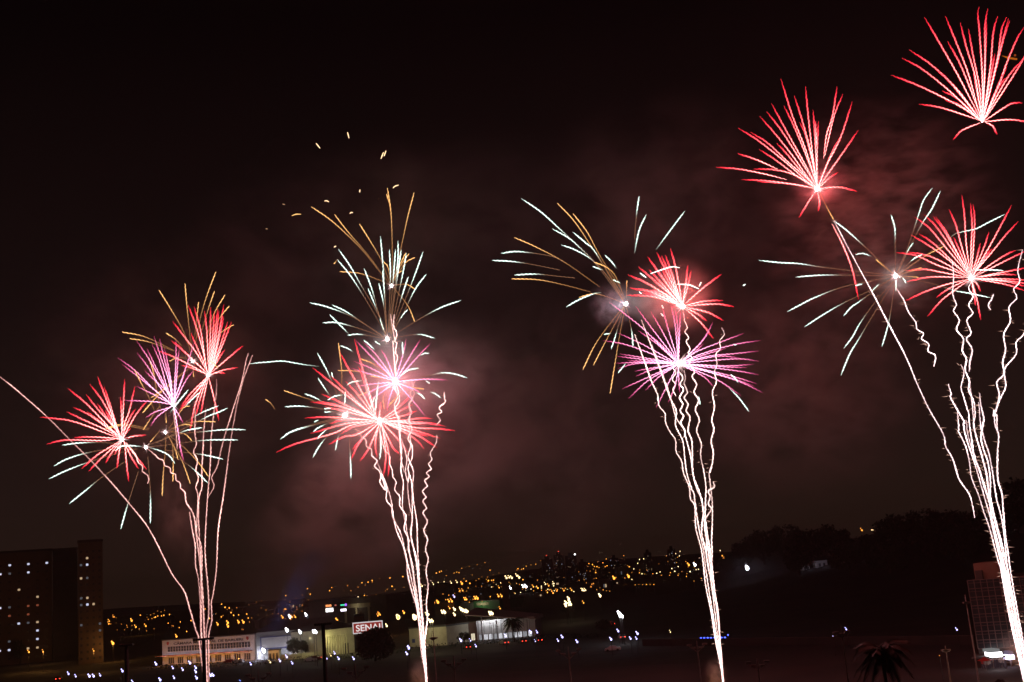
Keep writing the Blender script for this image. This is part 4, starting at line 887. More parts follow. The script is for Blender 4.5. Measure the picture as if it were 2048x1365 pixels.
burst('white and gold burst trailing far to the left, third fountain', 'c1 829 677', 'c', 3, '''
w c1 235,78 340,150 430,230 640,430 815,660;410,250 500,300 560,350 700,490 815,660;527,268 600,330 660,390 815,655;462,342 540,370 640,430 740,540 815,660;120,390 220,380 400,405 480,440;68,430 180,436 290,452 455,485;195,513 320,508 440,520 540,530
g 440,105 530,200 620,330 760,550 820,650;530,165 610,270 680,400 800,590;195,300 310,350 480,440 680,580;180,535 330,540 480,570 630,610;565,640 640,620 700,630 800,665;650,440 720,470 770,520 820,640;835,545 833,640
W 490,695 560,655 640,622 690,612;640,465 700,485;710,400 750,440 775,475;755,540 800,560
g 585,1050 660,900 770,750 820,690;645,1025 720,880 822,690;740,1185 770,1000 795,850 826,690
w 745,935 770,860 815,700;870,920 862,830 835,700
W 705,850 745,845;945,170 905,260 878,390;1165,150 1100,235 1000,370
w 905,65 890,170 878,310''', 4.5, (*WHT, 2200))
burst('brilliant red burst above the pink starburst, third fountain', 'c2 548 505', 'c', -2, '''
r c2 135,265 300,340 530,490;215,205 350,320 535,485;285,128 400,290 535,480;355,95 430,250 540,480;420,115 470,260 543,480;458,65 500,220 545,470;295,225 400,340 535,490;385,205 450,330 540,480;330,200 420,320 538,480;390,120 460,280 540,480
r 590,192 575,330 552,470;615,232 590,350 555,470;845,260 700,370 565,490;855,460 720,465 570,498;940,507 800,487 570,502;860,613 740,550 570,510;735,615 660,560 565,512;785,750 690,630 562,515;150,365 320,400 530,495
r 130,420 320,430 460,475 530,500;270,410 400,440 530,496;220,372 380,410 530,495;470,510 510,500 540,504;270,385 400,400 530,492;300,280 420,380 535,490;240,400 380,430 530,498''', 8, (*RED, 22000), 1.25)
burst('wide pink starburst of thin streaks, third fountain', 'c1 1130 1015', 'c', -5, '''
m c1 735,668 850,755 940,830 1110,1000;885,690 980,820 1112,990;970,720 1040,840 1115,985;1035,690 1070,820 1120,980;1085,680 1110,800 1125,980;1110,700 1125,820 1128,980;1140,720 1135,830 1130,980;785,843 920,905 1100,1005;700,885 850,915 1100,1010;795,962 940,985 1105,1012
m 780,975 900,990 1105,1014;775,1015 900,1010 1105,1015;785,1045 900,1015 1105,1018;810,1160 920,1110 1110,1025;845,1215 960,1110 1112,1028;885,1090 980,1050 1108,1022;940,1170 1020,1090 1115,1030;900,830 1000,900 1110,1000;960,850 1030,910 1115,1000
m 1325,780 1270,880 1150,1000;1310,810 1255,900 1150,1002;1500,845 1380,890 1230,950 1145,1010;1595,885 1440,910 1250,965 1150,1012;1585,945 1450,960 1300,975 1150,1014;1480,985 1350,975 1150,1014;1585,1003 1450,990 1150,1015;1555,1020 1400,1030 1150,1018
m 1520,1040 1380,1035 1150,1019;1585,1080 1440,1055 1150,1020;1575,1132 1420,1085 1150,1022;1610,1183 1450,1110 1150,1023;1560,1145 1400,1090 1150,1022;1485,1200 1350,1110 1150,1024;1330,1150 1270,1090 1145,1025;1270,905 1210,960 1145,1008
m 1070,1240 1110,1140 1130,1030;1135,1180 1130,1100 1128,1030;1000,1270 1060,1150 1120,1035;840,1000 950,1005 1100,1015;880,1060 990,1040 1108,1020;1400,930 1280,965 1150,1010
W 1530,1290 1470,1210 1410,1150;1425,1078 1450,1100 1470,1130;1460,910 1435,908;785,1070 830,1015;1010,1230 1012,1190;1252,1250 1242,1200''', 9, (*PINK, 17000), .95)

burst('red palm shaped burst upper right with a bright white heart', 'd1 1000 1058', 'd', 4, '''
r d1 690,120 790,440 900,720 985,990;610,330 740,570 880,820 970,990;570,400 700,570 860,820 960,980;510,440 650,600 800,790 890,920;325,540 500,650 740,840 940,1020;430,575 580,670 750,830 880,940;655,670 740,760 830,870;505,722 640,810 800,930 930,1020
r 320,757 480,810 660,890;135,875 330,890 540,930 740,980;455,890 620,895 780,930 940,1015;355,980 560,990 760,1015 960,1050;490,997 640,1005 800,1020;715,350 790,500 900,760 985,990;805,265 870,470 950,760 990,990;850,490 900,600 960,830
r 900,185 925,450 960,760 995,990;965,385 980,600 995,900;1010,480 1000,700 998,930;985,480 995,700;1170,185 1130,440 1080,600 1055,800;1220,250 1150,420 1100,620 1065,780;1300,315 1200,620 1080,860 1025,1000;1200,610 1120,760 1030,990
r 1350,560 1220,750 1100,920 1030,1020;1180,920 1110,960 1025,1040;1340,1080 1190,1045 1040,1054;845,1305 920,1180 985,1080;1010,1250 1020,1170 1003,1080
g 1140,1320 1085,1220 1015,1075
r d3 740,815 700,620 640,460 560,300''', 6.5, (*RED, 10000), 1.1)
burst('red burst cut by the top right corner, with no bright heart', 'd2 985 1105', 'd', -4, '''
r d2 460,160 600,400 760,680 880,910 970,1080;650,150 740,370 850,650 930,930 975,1080;785,210 840,430 920,700 975,1060;860,265 900,500 960,800 980,1060;670,380 780,580 880,820 970,1060;320,455 530,600 760,820 960,1080;550,620 700,760 950,1070
r 255,530 450,640 720,860 940,1080;155,685 400,780 650,900 830,1000;620,830 760,900 960,1090;650,915 780,960 960,1095;410,950 600,980 840,1055;905,1000 950,1040 980,1090;955,65 945,140 960,300 985,700 985,1060;1035,80 1010,250 1010,600 988,1060
r 1025,200 1012,500 990,1060;1125,150 1085,300 1060,600 995,1060;1205,160 1160,280 1120,550 1000,1060;1235,190 1180,350 1110,620 1000,1060;1225,170 1150,450 1050,850 998,1060;1100,490 1070,650 995,1060;1365,250 1300,360 1210,570 1130,790 1005,1070
r 1210,605 1130,780 1010,1065;1365,535 1250,660 1150,820 1015,1070;1205,705 1130,800 1015,1070;905,640 930,800 982,1060;1350,940 1300,938 1220,960 1030,1085;1450,1110 1365,1105 1230,1090 1040,1106;1120,1225 1080,1150 1005,1110;720,1275 800,1190 965,1120;1420,420 1300,640 1020,1070''', 2.0, (*RED, 3000), 1.2)
burst('white burst of long thin streaks right of centre, fourth fountain', 'd3 993 655', 'd', 8, '''
w d3 60,550 200,565 340,573 520,600 960,650;310,665 420,655 560,650 960,656;255,900 340,855 440,805 640,730 960,662;370,1005 500,920 640,840 830,750 970,670;638,930 690,870 740,835 970,672;640,1150 700,1070 750,980 850,840 980,690;620,1335 680,1190 740,1090 860,890 985,690;900,1140 935,1020 960,900 990,690
w 962,238 988,330 990,450 993,630;1245,55 1185,140 1150,240 1080,450 1000,640;1300,75 1240,200 1180,290 1100,440 1005,640;1115,430 1080,480 1005,640;1175,510 1110,545 1008,645;1740,235 1620,295 1540,335 1430,360 1380,385 1020,645;575,282 640,330 710,390 840,510 980,645
W 720,510 770,503 830,523;720,722 770,710;835,755 885,710;1065,705 1040,665;995,760 997,680;1730,620 1640,615 1500,618
w 1640,805 1500,775 1390,755 1250,710 1010,660
g 860,545 985,650;1330,450 1180,530 1010,648;1170,600 1080,630 1010,652;1150,665 1080,660 1015,657''', 6, (*WHT, 1000))
burst('red burst below the corner one, crossed by a white streak', 'd4 790 860', 'd', -2, '''
r d4 235,262 380,370 540,560 770,830;330,240 450,360 590,560 772,830;420,260 520,390 620,560 775,825;445,262 560,430 680,660 778,825;285,430 420,520 600,690 765,840;205,440 380,545 540,660 765,845;60,612 250,640 450,730 620,790 765,852;170,605 360,640 520,710 765,850
r 155,790 330,775 480,800 765,856;165,895 400,850 765,858;155,1080 350,990 560,920 770,870;450,1050 580,960 770,872;365,1235 500,1080 640,970 775,878;620,460 680,600 780,820;575,190 640,340 700,560 782,820;700,50 725,250 745,550 785,820
r 785,130 800,350 790,560 788,820;810,140 825,300 810,600 792,820;880,520 850,650 798,820;965,410 920,550 850,720 800,825;1185,150 1080,350 960,570 805,830;1250,310 1120,450 1000,600 808,830;990,575 930,660 810,835;960,600 900,690 810,835
r 1225,590 1100,650 812,845;1330,595 1150,680 815,850;1330,760 1150,795 815,856;1240,830 1080,825 815,858;1330,880 1150,870 815,862;1330,945 1130,895 815,865;1310,982 1120,920 815,867;1400,925 1160,890 815,863
r 880,990 850,920 800,880;885,1270 850,1080 798,890;835,1130 820,1020 794,890''', 7.5, (*RED, 11000), 1.1)

EMBERS = '''b1 855,137 858,115;b1 1115,105 1130,90 1160,80;b1 1000,190 1006,186;b1 580,205 600,203 615,213;b1 252,228 273,233;b1 325,320 360,308 398,308;b1 778,303 792,293 803,296;b1 655,565 672,556
s 632,287 640,297;s 695,265 698,277;s 762,318 767,305;s 768,313 772,302;b1 122,420 138,424;s 1486,572 1491,569;c1 1246,578 1258,554;c1 905,608 918,620;c1 1034,685 1042,703;c1 1028,730 1042,748;c1 910,502 945,528;c1 970,505 1085,468 1135,472;c1 1120,565 1190,570 1245,592'''
EMB_L = ['short bright ember above the left of the gold streaks, upright', 'short curved ember highest beside the tallest gold streak', 'tiny faint ember left of the tallest gold streaks', 'hooked pale ember above the left gold streaks', 'faint dash of an ember far left of the gold streaks', 'wavy orange ember, the longest left of the gold streaks', 'short hooked ember between the gold streaks', 'tiny slanted ember above the white streaks on their left',
 'slanting ember high up, leftmost of the four topmost', 'topmost upright ember of the whole scatter', 'left one of a pair of thin embers side by side', 'right one of a pair of thin embers side by side', 'very faint dot of an ember, lowest on the left', 'lone white dot right of the third fountain', 'small white ember above the right of the brilliant red burst', 'small white ember left of the brilliant red burst', 'upper of two white flecks under the brilliant red burst', 'lower of two white flecks under the brilliant red burst', 'white slanting fleck over the upper left of the brilliant red burst', 'long pale curve across the top of the brilliant red burst', 'pale curve across the middle of the brilliant red burst']
for i, ln in enumerate(EMBERS.replace('\n', ';').split(';')):
    D = SITE['b'] - 3 if i < 13 else SITE['c'] - 12
    pts = parse(ln); root = empty('ember', P(*pts[0], D), 0, EMB_L[i], 'ember', 'stray embers in the sky')
    q = spline(pts, 2.0); n = len(q); faint = i in (2, 4, 12)
    r = [pxm(D) * (.7 if faint else 1.25) * (1 - .5 * abs(2*k/max(1, n-1) - 1)) for k in range(n)]
    c = (.7,.4,.2) if faint else ((1.9,1.3,.7) if i < 12 else (2.2,2.6,2.4))
    if i == 5: c = (1.3,.75,.25)
    MB().tube([P(a, b, D) for a, b in q], r, [c] * n, 5).build('glowing_streak', SPARK, root, -Vector(root.location))

# rising exposure trails built as solid tubes, each from where it fades down to its launch spot on the ground
TRAILS = [
 ('a', 1.0, 0, 'long lone trail reaching the left edge of the picture', 'a0 0,60 150,180 400,400 600,600 800,800 1000,1020 1200,1260 t1 0,475 60,590 130,730 200,830 235,940 270,1060 285,1100 300,1220 320,1365'),
 ('a', 1.35, 0, 'zigzag trail from the small white green burst', 'a3 105,560 200,640 225,670 275,690 290,740 340,760 350,810 395,825 400,880 440,910 445,960 485,1000 500,1100 560,1190 585,1280 t1 270,480 280,560 290,640 300,760 300,900 302,1060 312,1200 330,1365'),
 ('a', .95, 0, 'trail that joins the zigzag one halfway up', 't1 232,365 250,480 265,560 268,680 285,760 295,900 300,1090 320,1230 333,1365'),
 ('a', 1.05, 0, 'wavy trail ending under the red fan, left of two', 'a4 222,470 230,600 225,740 240,860 215,930 250,1010 235,1090 258,1170 235,1250 255,1340 t1 275,480 300,560 305,680 300,800 312,920 322,1100 335,1365'),
 ('a', 1.05, 0, 'wavy trail ending under the red fan, right of two', 'a4 325,530 310,700 300,900 290,1100 290,1250 265,1340 t1 285,400 290,500 300,700 310,850 318,1080 330,1365'),
 ('a', .95, 0, 'trail ending right below the red fan in a thin tip', 'a4 425,265 420,400 395,600 375,800 370,950 360,1150 345,1300 t1 325,500 325,640 340,800 345,960 330,1090 335,1365'),
 ('a', .85, 0, 'short hooked trail with its top left of the right one, first fountain', 'a4 712,30 690,110 650,300 560,580 480,850 430,1060 380,1160 400,1240 355,1330'),
 ('a', .9, 0, 'rightmost trail of the first fountain', 'a4 750,50 700,180 650,330 600,550 545,880 510,1150 480,1365 t1 400,470 390,700 370,850 360,900 363,1000 345,1090 345,1200 345,1365'),
 ('a', 1.0, 0, 'short curled pink trail under the leftmost red burst', 'a1 840,710 930,830 955,900 1000,940 1000,990 1050,1030 1060,1080 1045,1110'),
 ('a', .8, 0, 'short straight pale trail under the pink violet burst', 'a3 372,190 400,420 412,580'),
 ('b', 1.35, .4, 'leftmost jagged trail of the second fountain', 'b4 40,830 80,850 85,890 120,910 125,960 165,985 165,1030 205,1070 185,1110 225,1150 235,1200 225,1230 270,1290 t2 175,190 205,270 205,340 235,380 245,440 265,520 300,600 320,680 325,760 350,860 375,940 390,1040 400,1180 420,1290 430,1365'),
 ('b', 1.0, .3, 'trail running just right of the jagged leftmost one, second fountain', 't2 150,120 180,190 215,280 235,360 240,430 290,540 310,640 340,760 370,900 390,1050 410,1200 430,1365'),
 ('b', 1.3, .4, 'zigzag trail from under the middle of the wide red burst', 'b4 215,800 240,900 260,980 300,1030 300,1090 320,1140 325,1190 350,1230 340,1290 t2 280,320 280,370 315,430 305,500 330,560 330,620 355,720 360,800 380,930 400,1100 428,1365'),
 ('b', 1.0, .3, 'gently curving trail in the middle of the second fountain', 'b4 370,700 380,800 380,950 390,1050 385,1140 405,1230 t2 300,250 295,370 315,480 330,600 345,700 370,830 385,940 405,1100 428,1365'),
 ('b', 1.0, .3, 'trail crossing its neighbours in the middle of the second fountain', 'b4 390,900 430,1050 420,1150 440,1230 t2 330,200 325,270 335,370 350,440 340,520 355,600 375,700 385,800 400,960 415,1120 430,1365'),
 ('b', 1.15, .4, 'looping trail right of the blazing pink core', 'b4 460,450 480,510 455,560 475,600 445,640 465,700 445,760 470,830 440,900 470,960 470,1050 440,1120 460,1210 t2 345,230 355,330 375,460 380,600 385,700 390,830 405,950 420,1150 432,1365'),
 ('b', 1.05, .3, 'trail weaving beside the looping one, second fountain', 'b4 500,455 470,520 490,560 450,640 455,700 450,820 460,950 440,1040 480,1150 475,1250 t2 350,340 350,440 345,560 370,650 385,760 400,900 410,1050 428,1365'),
 ('b', 1.2, .6, 'short wavy trail at the right of the wide red burst', 'b4 713,548 718,600 722,625 675,665 695,700 660,720 685,760 650,800'),
 ('b', 1.25, .8, 'tall zigzag trail standing apart on the right, second fountain', 'b4 660,875 650,940 610,1010 620,1060 595,1095 615,1130 580,1160 600,1190 565,1220 585,1260 550,1300 575,1345 t2 410,345 430,385 410,410 435,460 415,510 435,560 425,620 440,670 428,740 440,820 430,920 435,1010 420,1150 432,1365'),
 ('b', 1.1, .3, 'straight thin trail up to the tall white burst', 'b1 1095,1085 1110,1180 1130,1300 b2 800,100 810,250 825,430'),
 ('b', 1.3, .4, 'twisted trail beside the straight one, under the tall white burst', 'b1 1125,1090 1120,1180 1145,1240 1130,1300 b2 835,120 822,200 842,250 825,330 830,440'),
 ('b', 1.1, .3, 'trail dropping from the blazing pink core', 'b2 830,480 860,640 820,720 850,820 860,960 880,1100 875,1180 905,1300'),
 ('b', 1.0, .3, 'short bright trail from the pink core to the red one', 'b2 800,520 845,600 815,680 825,780'),
 ('c', 1.1, .7, 'leftmost trail of the third fountain', 'c4 35,110 100,290 160,460 210,570 220,650 265,710 270,780 310,860 345,910 350,1000 390,1070 405,1160 450,1270 t3 262,410 285,450 290,560 320,680 340,850 370,1000 390,1130 415,1260 432,1365'),
 ('c', 1.25, .5, 'second trail from the left, third fountain', 'c4 85,0 150,170 230,380 300,580 350,690 345,800 400,920 415,1050 430,1160 470,1290 t3 280,380 290,460 305,560 330,680 345,800 370,960 400,1150 432,1365'),
 ('c', 1.2, .5, 'trail with its tip left of the pink starburst core', 'c4 165,185 240,390 310,600 350,740 410,830 420,880 460,1040 480,1180 520,1290 t3 320,420 330,480 320,580 345,700 370,850 395,1050 432,1365'),
 ('c', 1.2, .3, 'short wavy trail dangling under the pink starburst, left one', 'c4 340,300 330,370 350,400 320,450 345,490 325,530 350,580'),
 ('c', 1.3, .3, 'wavy trail dangling under the pink starburst, longer one', 'c4 370,390 400,440 380,490 405,530 375,590 400,640 380,690 405,730 385,780 415,840 410,890'),
 ('c', 1.3, .5, 'zigzag trail from the heart of the pink starburst', 'c4 410,380 420,450 410,480 435,550 410,590 440,640 425,690 455,740 440,840 470,930 475,1150 510,1290 t3 320,410 330,490 345,600 360,720 380,850 400,1000 415,1140 432,1365'),
 ('c', 1.35, .5, 'zigzag trail up to the brilliant red burst', 'c2 548,515 565,600 c4 410,0 435,60 415,90 445,135 425,165 455,220 440,250 470,290 450,330 490,390 470,430 505,490 485,550 520,610 495,680 525,760 505,840 540,940 535,1020 555,1130 575,1260 t3 340,420 340,520 360,650 372,750 385,870 405,1000 415,1140 432,1365'),
 ('c', 1.15, .7, 'rightmost trail of the third fountain with a forked top', 'c4 695,60 715,110 680,160 685,220 650,260 660,340 640,400 655,470 625,550 640,660 620,760 635,830 615,920 630,1000 625,1080 605,1160 t3 372,240 360,280 365,330 375,420 376,520 372,620 375,700 368,800 380,900 405,1000 415,1140 430,1365'),
 ('c', 1.9, 1.0, 'thick curled bright trail low in the third fountain', 't3 380,322 386,350 355,370 365,400 355,440 372,465 340,515 335,560 345,620 345,700 360,800'),
 ('d', 1.15, .4, 'long slanting trail left of the fourth fountain', 'd3 572,280 700,520 830,760 960,1010 1060,1200 1130,1365 t4 550,110 610,240 670,345 680,395 710,450 735,530 780,600 800,690'),
 ('d', 1.2, 1.0, 'short wavy trail hanging from the white burst', 'd3 1000,740 1030,790 1050,820 1080,900 1130,970 1140,1020 1185,1050 1170,1085 1220,1120 1215,1170 1265,1200 1255,1275'),
 ('d', 1.4, 1.0, 'wavy trail left of the one under the lower red burst', 'd4 605,700 620,850 d5 110,210 140,300 115,350 165,430 140,510 200,590 190,690 225,760 215,850 250,950 245,1030 290,1130 300,1250 d6 285,130 320,260 360,400 400,560 420,740 440,900 470,1050 510,1200 550,1365 s 2026,1230 2046,1330 2062,1425'),
 ('d', 1.4, .8, 'wavy trail straight below the lower red burst', 'd4 790,900 d5 245,160 280,230 245,300 280,370 230,430 265,540 225,590 275,680 255,780 250,870'),
 ('d', 1.2, 1.0, 'trail starting beside the foot of the wavy pair, fourth fountain', 'd5 180,810 205,880 180,1000 200,1080 235,1200 d6 245,20 250,110 270,250 290,400 340,520 370,640 420,780 440,930 480,1080 520,1250 560,1365 s 2030,1230 2050,1330 2062,1425'),
 ('d', 1.4, 1.0, 'trail with a hooked top, leftmost in the main bundle of the fourth fountain', 'd5 70,975 95,1060 85,1080 150,1200 215,1310 d6 200,110 215,210 260,350 310,500 350,640 390,780 430,920 470,1100 510,1260 540,1365 s 2022,1230 2044,1330 2062,1425'),
 ('d', 1.1, 1.0, 'trail edging the left of the main bundle, fourth fountain', 'd5 150,1210 160,1365 d6 155,180 210,290 250,430 270,580 330,730 370,860 420,1000 460,1150 500,1300 520,1365 s 2018,1230 2040,1330 2062,1425'),
 ('d', 1.5, .8, 'bright trail with a blunt top in the middle of the fourth fountain', 'd5 340,1055 345,1130 375,1270 d6 375,80 350,230 370,330 410,450 430,600 430,740 450,850 490,1000 530,1150 560,1300 575,1365 s 2030,1230 2050,1330 2062,1425'),
 ('d', 1.1, .6, 'thin trail tucked right of the blunt topped one', 'd5 330,1130 350,1365 d6 345,120 380,260 420,380 450,540 480,750 520,900 545,1050 560,1200 580,1365 s 2032,1230 2052,1330 2062,1425'),
 ('d', 1.35, 1.0, 'wavy trail on the right of the lower red burst', 's 2045,500 d5 665,0 680,100 630,165 655,240 590,320 600,440 545,550 560,680 535,790 545,890 485,960 505,1060 490,1150 455,1250 d6 462,0 470,130 500,220 490,400 495,600 530,720 540,860 555,1050 580,1220 600,1365 s 2036,1230 2054,1330 2062,1425'),
 ('d', 1.3, 1.0, 'trail swinging in from the right edge of the picture', 's 2062,630 d5 717,545 650,620 650,720 560,830 550,900 560,1000 500,1130 470,1250 d6 485,40 488,150 505,230'),
 ('d', 1.5, .6, 'broad bright trail in the heart of the main bundle, fourth fountain', 'd6 225,90 240,220 310,440 350,560 400,720 430,830 450,1000 500,1150 530,1365 s 2020,1230 2042,1330 2062,1425'),
 ('d', 1.3, .6, 'trail dividing the main bundle, fourth fountain', 'd5 250,950 270,1100 285,1250 d6 300,200 340,340 390,520 410,650 440,800 470,960 510,1120 545,1300 s 2008,1150 2032,1260 2052,1360 2062,1425'),
 ('d', 2.0, .8, 'short bright squiggle right of the lower red burst', 'd4 1010,1015 985,1075 960,1110 965,1150 985,1170'),
]
def trail(site, k, fringe, label, line, seed):
    D = SITE[site]; rr = random.Random(seed); pts = parse(line)
    low = pts[-1][1] > 1320
    if low: pts.append({'a': (412,1405), 'b': (851,1425), 'c': (1446,1425), 'd': (2062,1425)}[site])
    q = spline(pts, 3.0); n = len(q); arc = 0; ph = rr.random() * 6; off = rr.uniform(-5, 5)
    root = empty('exposure_trail', P(*q[-1], D), 0, label, 'firework trail', 'rising trails of the %s fountain' % {'a': 'first', 'b': 'second', 'c': 'third', 'd': 'fourth'}[site])
    nz = 0; mb = MB(); V = []; rad = []; cs = []; top, bot = q[0][1], q[-1][1]
    for i, p in enumerate(q):
        s = i / (n-1)
        if i: arc += math.hypot(p[0]-q[i-1][0], p[1]-q[i-1][1])
        dd = off * (1 - sm(.3, 1, s)) if low else off * .5
        nz = .65*nz + .35*rr.gauss(0, 1)
        b = (1 + .25*math.sin(arc*.7 + ph)) * (.72 + .42*sm(0, .2, s)) * max(.35, 1 + .38*nz) * (.9 + .35*math.sin(arc*.013 + ph*2))
        r = .80 * (k*.75 + .2) * (.4 + .6*sm(0, .05, s)) * (1 + .22*nz) * (1 if low else 1 - .6*sm(.92, 1, s)) * (.85 + .2*math.sin(arc*.021 + ph))
        V.append(P(p[0] + .45*math.sin(arc*.7+ph) + .3*nz, p[1], D + dd)); rad.append(r * pxm(D))
        core = {'a': (1.6,.86,.76), 'b': (2.4,1.62,1.5), 'c': (2.9,2.1,1.9), 'd': (3.0,2.3,2.25)}[site]
        cs.append(tuple(x * b for x in core))
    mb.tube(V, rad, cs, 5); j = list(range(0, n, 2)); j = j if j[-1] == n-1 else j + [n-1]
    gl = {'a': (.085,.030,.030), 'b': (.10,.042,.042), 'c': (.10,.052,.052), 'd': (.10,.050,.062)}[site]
    mb.tube([V[i] for i in j], [rad[i] + 1.1*pxm(D) for i in j], [gl + (0.0,)] * len(j), 6, False); mb.build('trail_and_halo', SPARK, root, -Vector(root.location))  # second tube is a painted see-through halo round the trail
    if fringe:                                                  # sparks shed along the trail, drifting down and left
        fm = MB(); cnt = int(n * 3 / 8 * fringe)
        for _ in range(cnt):
            i = rr.randrange(n); p = q[i]
            if p[1] > 1330: continue
            L = rr.choice((4, 5, 6, 8, 11)) * (1.25 if site == 'd' else .8); a = R(rr.uniform(115, 235)); sg = -1 if rr.random() < .72 else 1
            dx, dy = abs(math.cos(a)) * L * sg, -abs(math.sin(a)) * L * rr.uniform(.1, 1) + 1.5
            pp = [(p[0], p[1]), (p[0]+dx*.5, p[1]+dy*.75), (p[0]+dx, p[1]+dy)]
            if rr.random() < .18: pp = [(x + 5*sg, y) for x, y in pp]
            d0 = D + off * (1 - sm(.3, 1, i/(n-1))) if low else D + off*.5
            fm.tube([P(x, y, d0) for x, y in pp], [pxm(D)*.5, pxm(D)*.38, pxm(D)*.15], [(1.1,.65,.5), (.6,.33,.25), (.2,.1,.07)], 4)
        if fm.v: tag(fm.build('shed_sparks', SPARK, root, -Vector(root.location)), kind='stuff')
    return root
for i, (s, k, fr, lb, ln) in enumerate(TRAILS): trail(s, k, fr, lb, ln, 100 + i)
# a paper lantern far up in the corner
D = SITE['d'] + 40
ln = empty('sky_lantern', P(2021, 115, D), 0, 'small orange glowing sky lantern by the top right burst', 'lantern')
MB().tube([P(2004, 112, D) - ln.location, P(2016, 116, D) - ln.location, P(2034, 119, D) - ln.location], [pxm(D)*.8, pxm(D)*2.2, pxm(D)*2], [(.22,.05,.006), (.45,.11,.01), (.36,.08,.006)], 8).build('paper_shade', SPARK, ln)
MB().ball(P(2030, 111, D) - ln.location, pxm(D)*2.6, 8, (1,1,1), (.28,.05,.01)).build('flame', SPARK, ln)

# ------------------------------------------------------------------ smoke
def puff(label, u, v, D, ru, rv, ry, dens, seed, colr=(.8,.76,.76), scale=2.2, thr=.38, zs=1.0):
    c = P(u, v, D)
    bm = bmesh.new(); bmesh.ops.create_icosphere(bm, subdivisions=3, radius=1.0)
    me = bpy.data.meshes.new('smoke'); bm.to_mesh(me); bm.free()
    o = link('smoke', me, None, c); o.scale = (ru*pxm(D), ry, rv*pxm(D)); o.rotation_euler = (0, 0, 0)
    tag(o, label, 'smoke', None, 'stuff')
    mt = bpy.data.materials.new('smoke_volume'); mt.use_nodes = True; mt.cycles.volume_sampling = 'EQUIANGULAR'; t = mt.node_tree; t.nodes.clear(); N = t.nodes.new; L = t.links.new
    po = N('ShaderNodeOutputMaterial'); pv = N('ShaderNodeVolumePrincipled'); pv.inputs['Color'].default_value = (*colr, 1)
    pv.inputs['Anisotropy'].default_value = .15
    tc = N('ShaderNodeTexCoord'); ln = N('ShaderNodeVectorMath'); ln.operation = 'LENGTH'; L(tc.outputs['Object'], ln.inputs[0])
    fall = N('ShaderNodeMapRange'); fall.interpolation_type = 'SMOOTHSTEP'
    fall.inputs[1].default_value = .98; fall.inputs[2].default_value = .15; L(ln.outputs['Value'], fall.inputs[0])
    mp = N('ShaderNodeMapping'); mp.inputs['Location'].default_value = (seed*7.3, seed*3.1, seed*5.7)
    mp.inputs['Scale'].default_value = (1.0, 1.0, (1.35 * rv/ru if ru > rv else 1.2) * zs); L(tc.outputs['Object'], mp.inputs[0])
    nz = N('ShaderNodeTexNoise'); nz.inputs['Scale'].default_value = scale; nz.inputs['Detail'].default_value = 5; nz.inputs['Roughness'].default_value = .6
    nz.inputs['Distortion'].default_value = .5; L(mp.outputs[0], nz.inputs['Vector'])
    mr = N('ShaderNodeMapRange'); mr.inputs[1].default_value = thr; mr.inputs[2].default_value = .66; L(nz.outputs['Fac'], mr.inputs[0])
    m1 = N('ShaderNodeMath'); m1.operation = 'MULTIPLY'; L(fall.outputs[0], m1.inputs[0]); L(mr.outputs[0], m1.inputs[1])
    m2 = N('ShaderNodeMath'); m2.operation = 'MULTIPLY'; L(m1.outputs[0], m2.inputs[0]); m2.inputs[1].default_value = dens
    L(m2.outputs[0], pv.inputs['Density']); L(pv.outputs[0], po.inputs['Volume'])
    me.materials.append(mt); return o
SB, SC, SD, SA = SITE['b'], SITE['c'], SITE['d'], SITE['a']
puff('pink lit smoke hanging round the second fountain', 840, 840, SB + 14, 300, 280, 28, .050, 1, scale=2.6, thr=.42)
puff('dusky red smoke low between the second and third fountains', 720, 1030, SB + 22, 260, 190, 26, .055, 2, scale=2.8, thr=.43)
puff('brown smoke drifting between the second and third fountains', 1090, 860, SB + 30, 300, 330, 30, .034, 3, scale=2.8, thr=.42)
puff('red smoke behind the fourth fountain', 1760, 430, SD + 18, 300, 300, 20, .06, 4, scale=3.8, thr=.48, zs=2.2)
puff('dim mauve smoke low right of the third fountain', 1600, 760, SC + 24, 330, 280, 26, .034, 5, scale=3.2, thr=.43)
puff('thin brown smoke behind the first fountain', 330, 740, SA + 24, 400, 360, 34, .018, 6, scale=2.8, thr=.42)
puff('thin veil of smoke above the first two fountains', 820, 470, SB + 26, 560, 230, 34, .022, 7, scale=3, thr=.43)
puff('thin veil of smoke above the third fountain', 1360, 400, SC + 26, 380, 260, 28, .022, 8, scale=3, thr=.43)
puff('faint smoke wisp rising left of the first fountain', 360, 1040, SA + 8, 60, 150, 8, .10, 9, thr=.42)
puff('small violet smoke puff by the white and gold burst', 1225, 610, SC + 6, 60, 60, 6, .12, 11, (.75,.72,.85), 3, .42)
puff('small smoke puff round the upper right red burst', 1640, 370, SD + 6, 75, 65, 6, .10, 12, (.75,.72,.85), 3, .42)
puff('small smoke puff round the white burst of the fourth fountain', 1800, 565, SD + 10, 80, 75, 6, .10, 13, scale=3, thr=.42)
puff('glowing smoke right behind the brilliant red burst', 1345, 590, SC + 3, 115, 100, 7, .13, 14, scale=2.4, thr=.36)
puff('glowing smoke right behind the wide red burst', 775, 810, SB + 3, 190, 165, 9, .075, 15, scale=2.4, thr=.36)
puff('pale smoke cloud right of the blazing pink core', 915, 750, SB + 9, 115, 90, 9, .075, 17, scale=2.4, thr=.4)
puff('pink smoke cloud under the left of the wide red burst', 665, 965, SB + 8, 130, 110, 9, .07, 18, scale=2.6, thr=.42)
fp = G(1495, 1137, 8.0)
puff('violet mist glowing round the lone floodlight', 1520, 1160, fp.y - 6, 190, 75, 26, .03, 19, (.7,.66,.85), 2.2, .34)
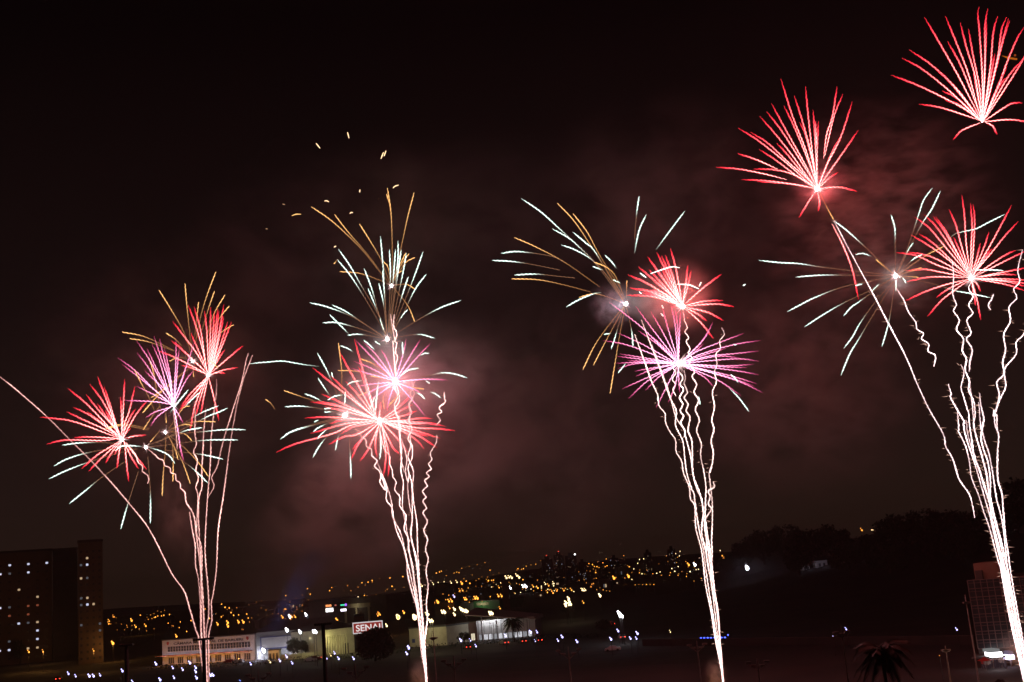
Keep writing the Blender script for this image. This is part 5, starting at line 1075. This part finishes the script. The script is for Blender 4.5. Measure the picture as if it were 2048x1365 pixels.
for k_, (u_, v_), nm in (('b', (845,1352), 'second'), ('c', (1438,1352), 'third'), ('d', (2034,1300), 'fourth')):
    puff('orange lit launch smoke at the foot of the %s fountain' % nm, u_ - 6, v_, SITE[k_] + 2, 26, 44, 3.5, .30, 20 + ord(k_), scale=2, thr=.35)
    lp = P(u_, v_ + 34, SITE[k_] - .5); lamp((lp.x, lp.y, max(1.2, lp.z)), (1,.34,.10), 420, .25)
puff('blue lit mist along the searchlight beam', 575, 1225, SA + 40, 150, 190, 14, .035, 16, (.8,.8,.85), 1.8, .25)
b0 = G(478, 1368); sl = empty('searchlight', b0, 0, 'small blue searchlight at the bottom aiming up to the right', 'searchlight')
aim = (P(655, 1090, SA + 45) - b0).normalized()
MB().box(-.35, .35, -.35, .35, 0, .25).build('base', M['dark_steel'], sl)
MB().tube([Vector((0,0,.45)) - aim*.3, Vector((0,0,.45)) + aim*.45], [.24, .36], None, 12).build('barrel', M['dark_steel'], sl)
MB().tube([Vector((0,0,.45)) + aim*.46, Vector((0,0,.45)) + aim*.48], .30, None, 12).build('lens', emit('blue_lens', (.2,.3,1), 1.5, False), sl)
l = bpy.data.lights.new('beam', 'SPOT'); l.color = (.20,.28,1); l.energy = 60000; l.spot_size = R(17); l.spot_blend = 1; l.shadow_soft_size = .25
lo = bpy.data.objects.new('beam', l); col.objects.link(lo); lo.location = b0 + Vector((0,0,.45)) + aim*.9; lo.rotation_euler = aim.to_track_quat('-Z', 'Y').to_euler()

# ------------------------------------------------------------------ night air
hz = MB().box(-4200, 4200, -140, 4600, -1.2, 132).build('haze', None or bpy.data.materials.new('haze_air')); tag(hz, kind='stuff')
mt = hz.data.materials[0]; mt.use_nodes = True; t = mt.node_tree; t.nodes.clear()
po = t.nodes.new('ShaderNodeOutputMaterial'); pv = t.nodes.new('ShaderNodeVolumePrincipled'); pv.inputs['Density'].default_value = .00015; pv.inputs['Color'].default_value = (.85,.83,.82,1)
t.links.new(pv.outputs[0], po.inputs['Volume'])
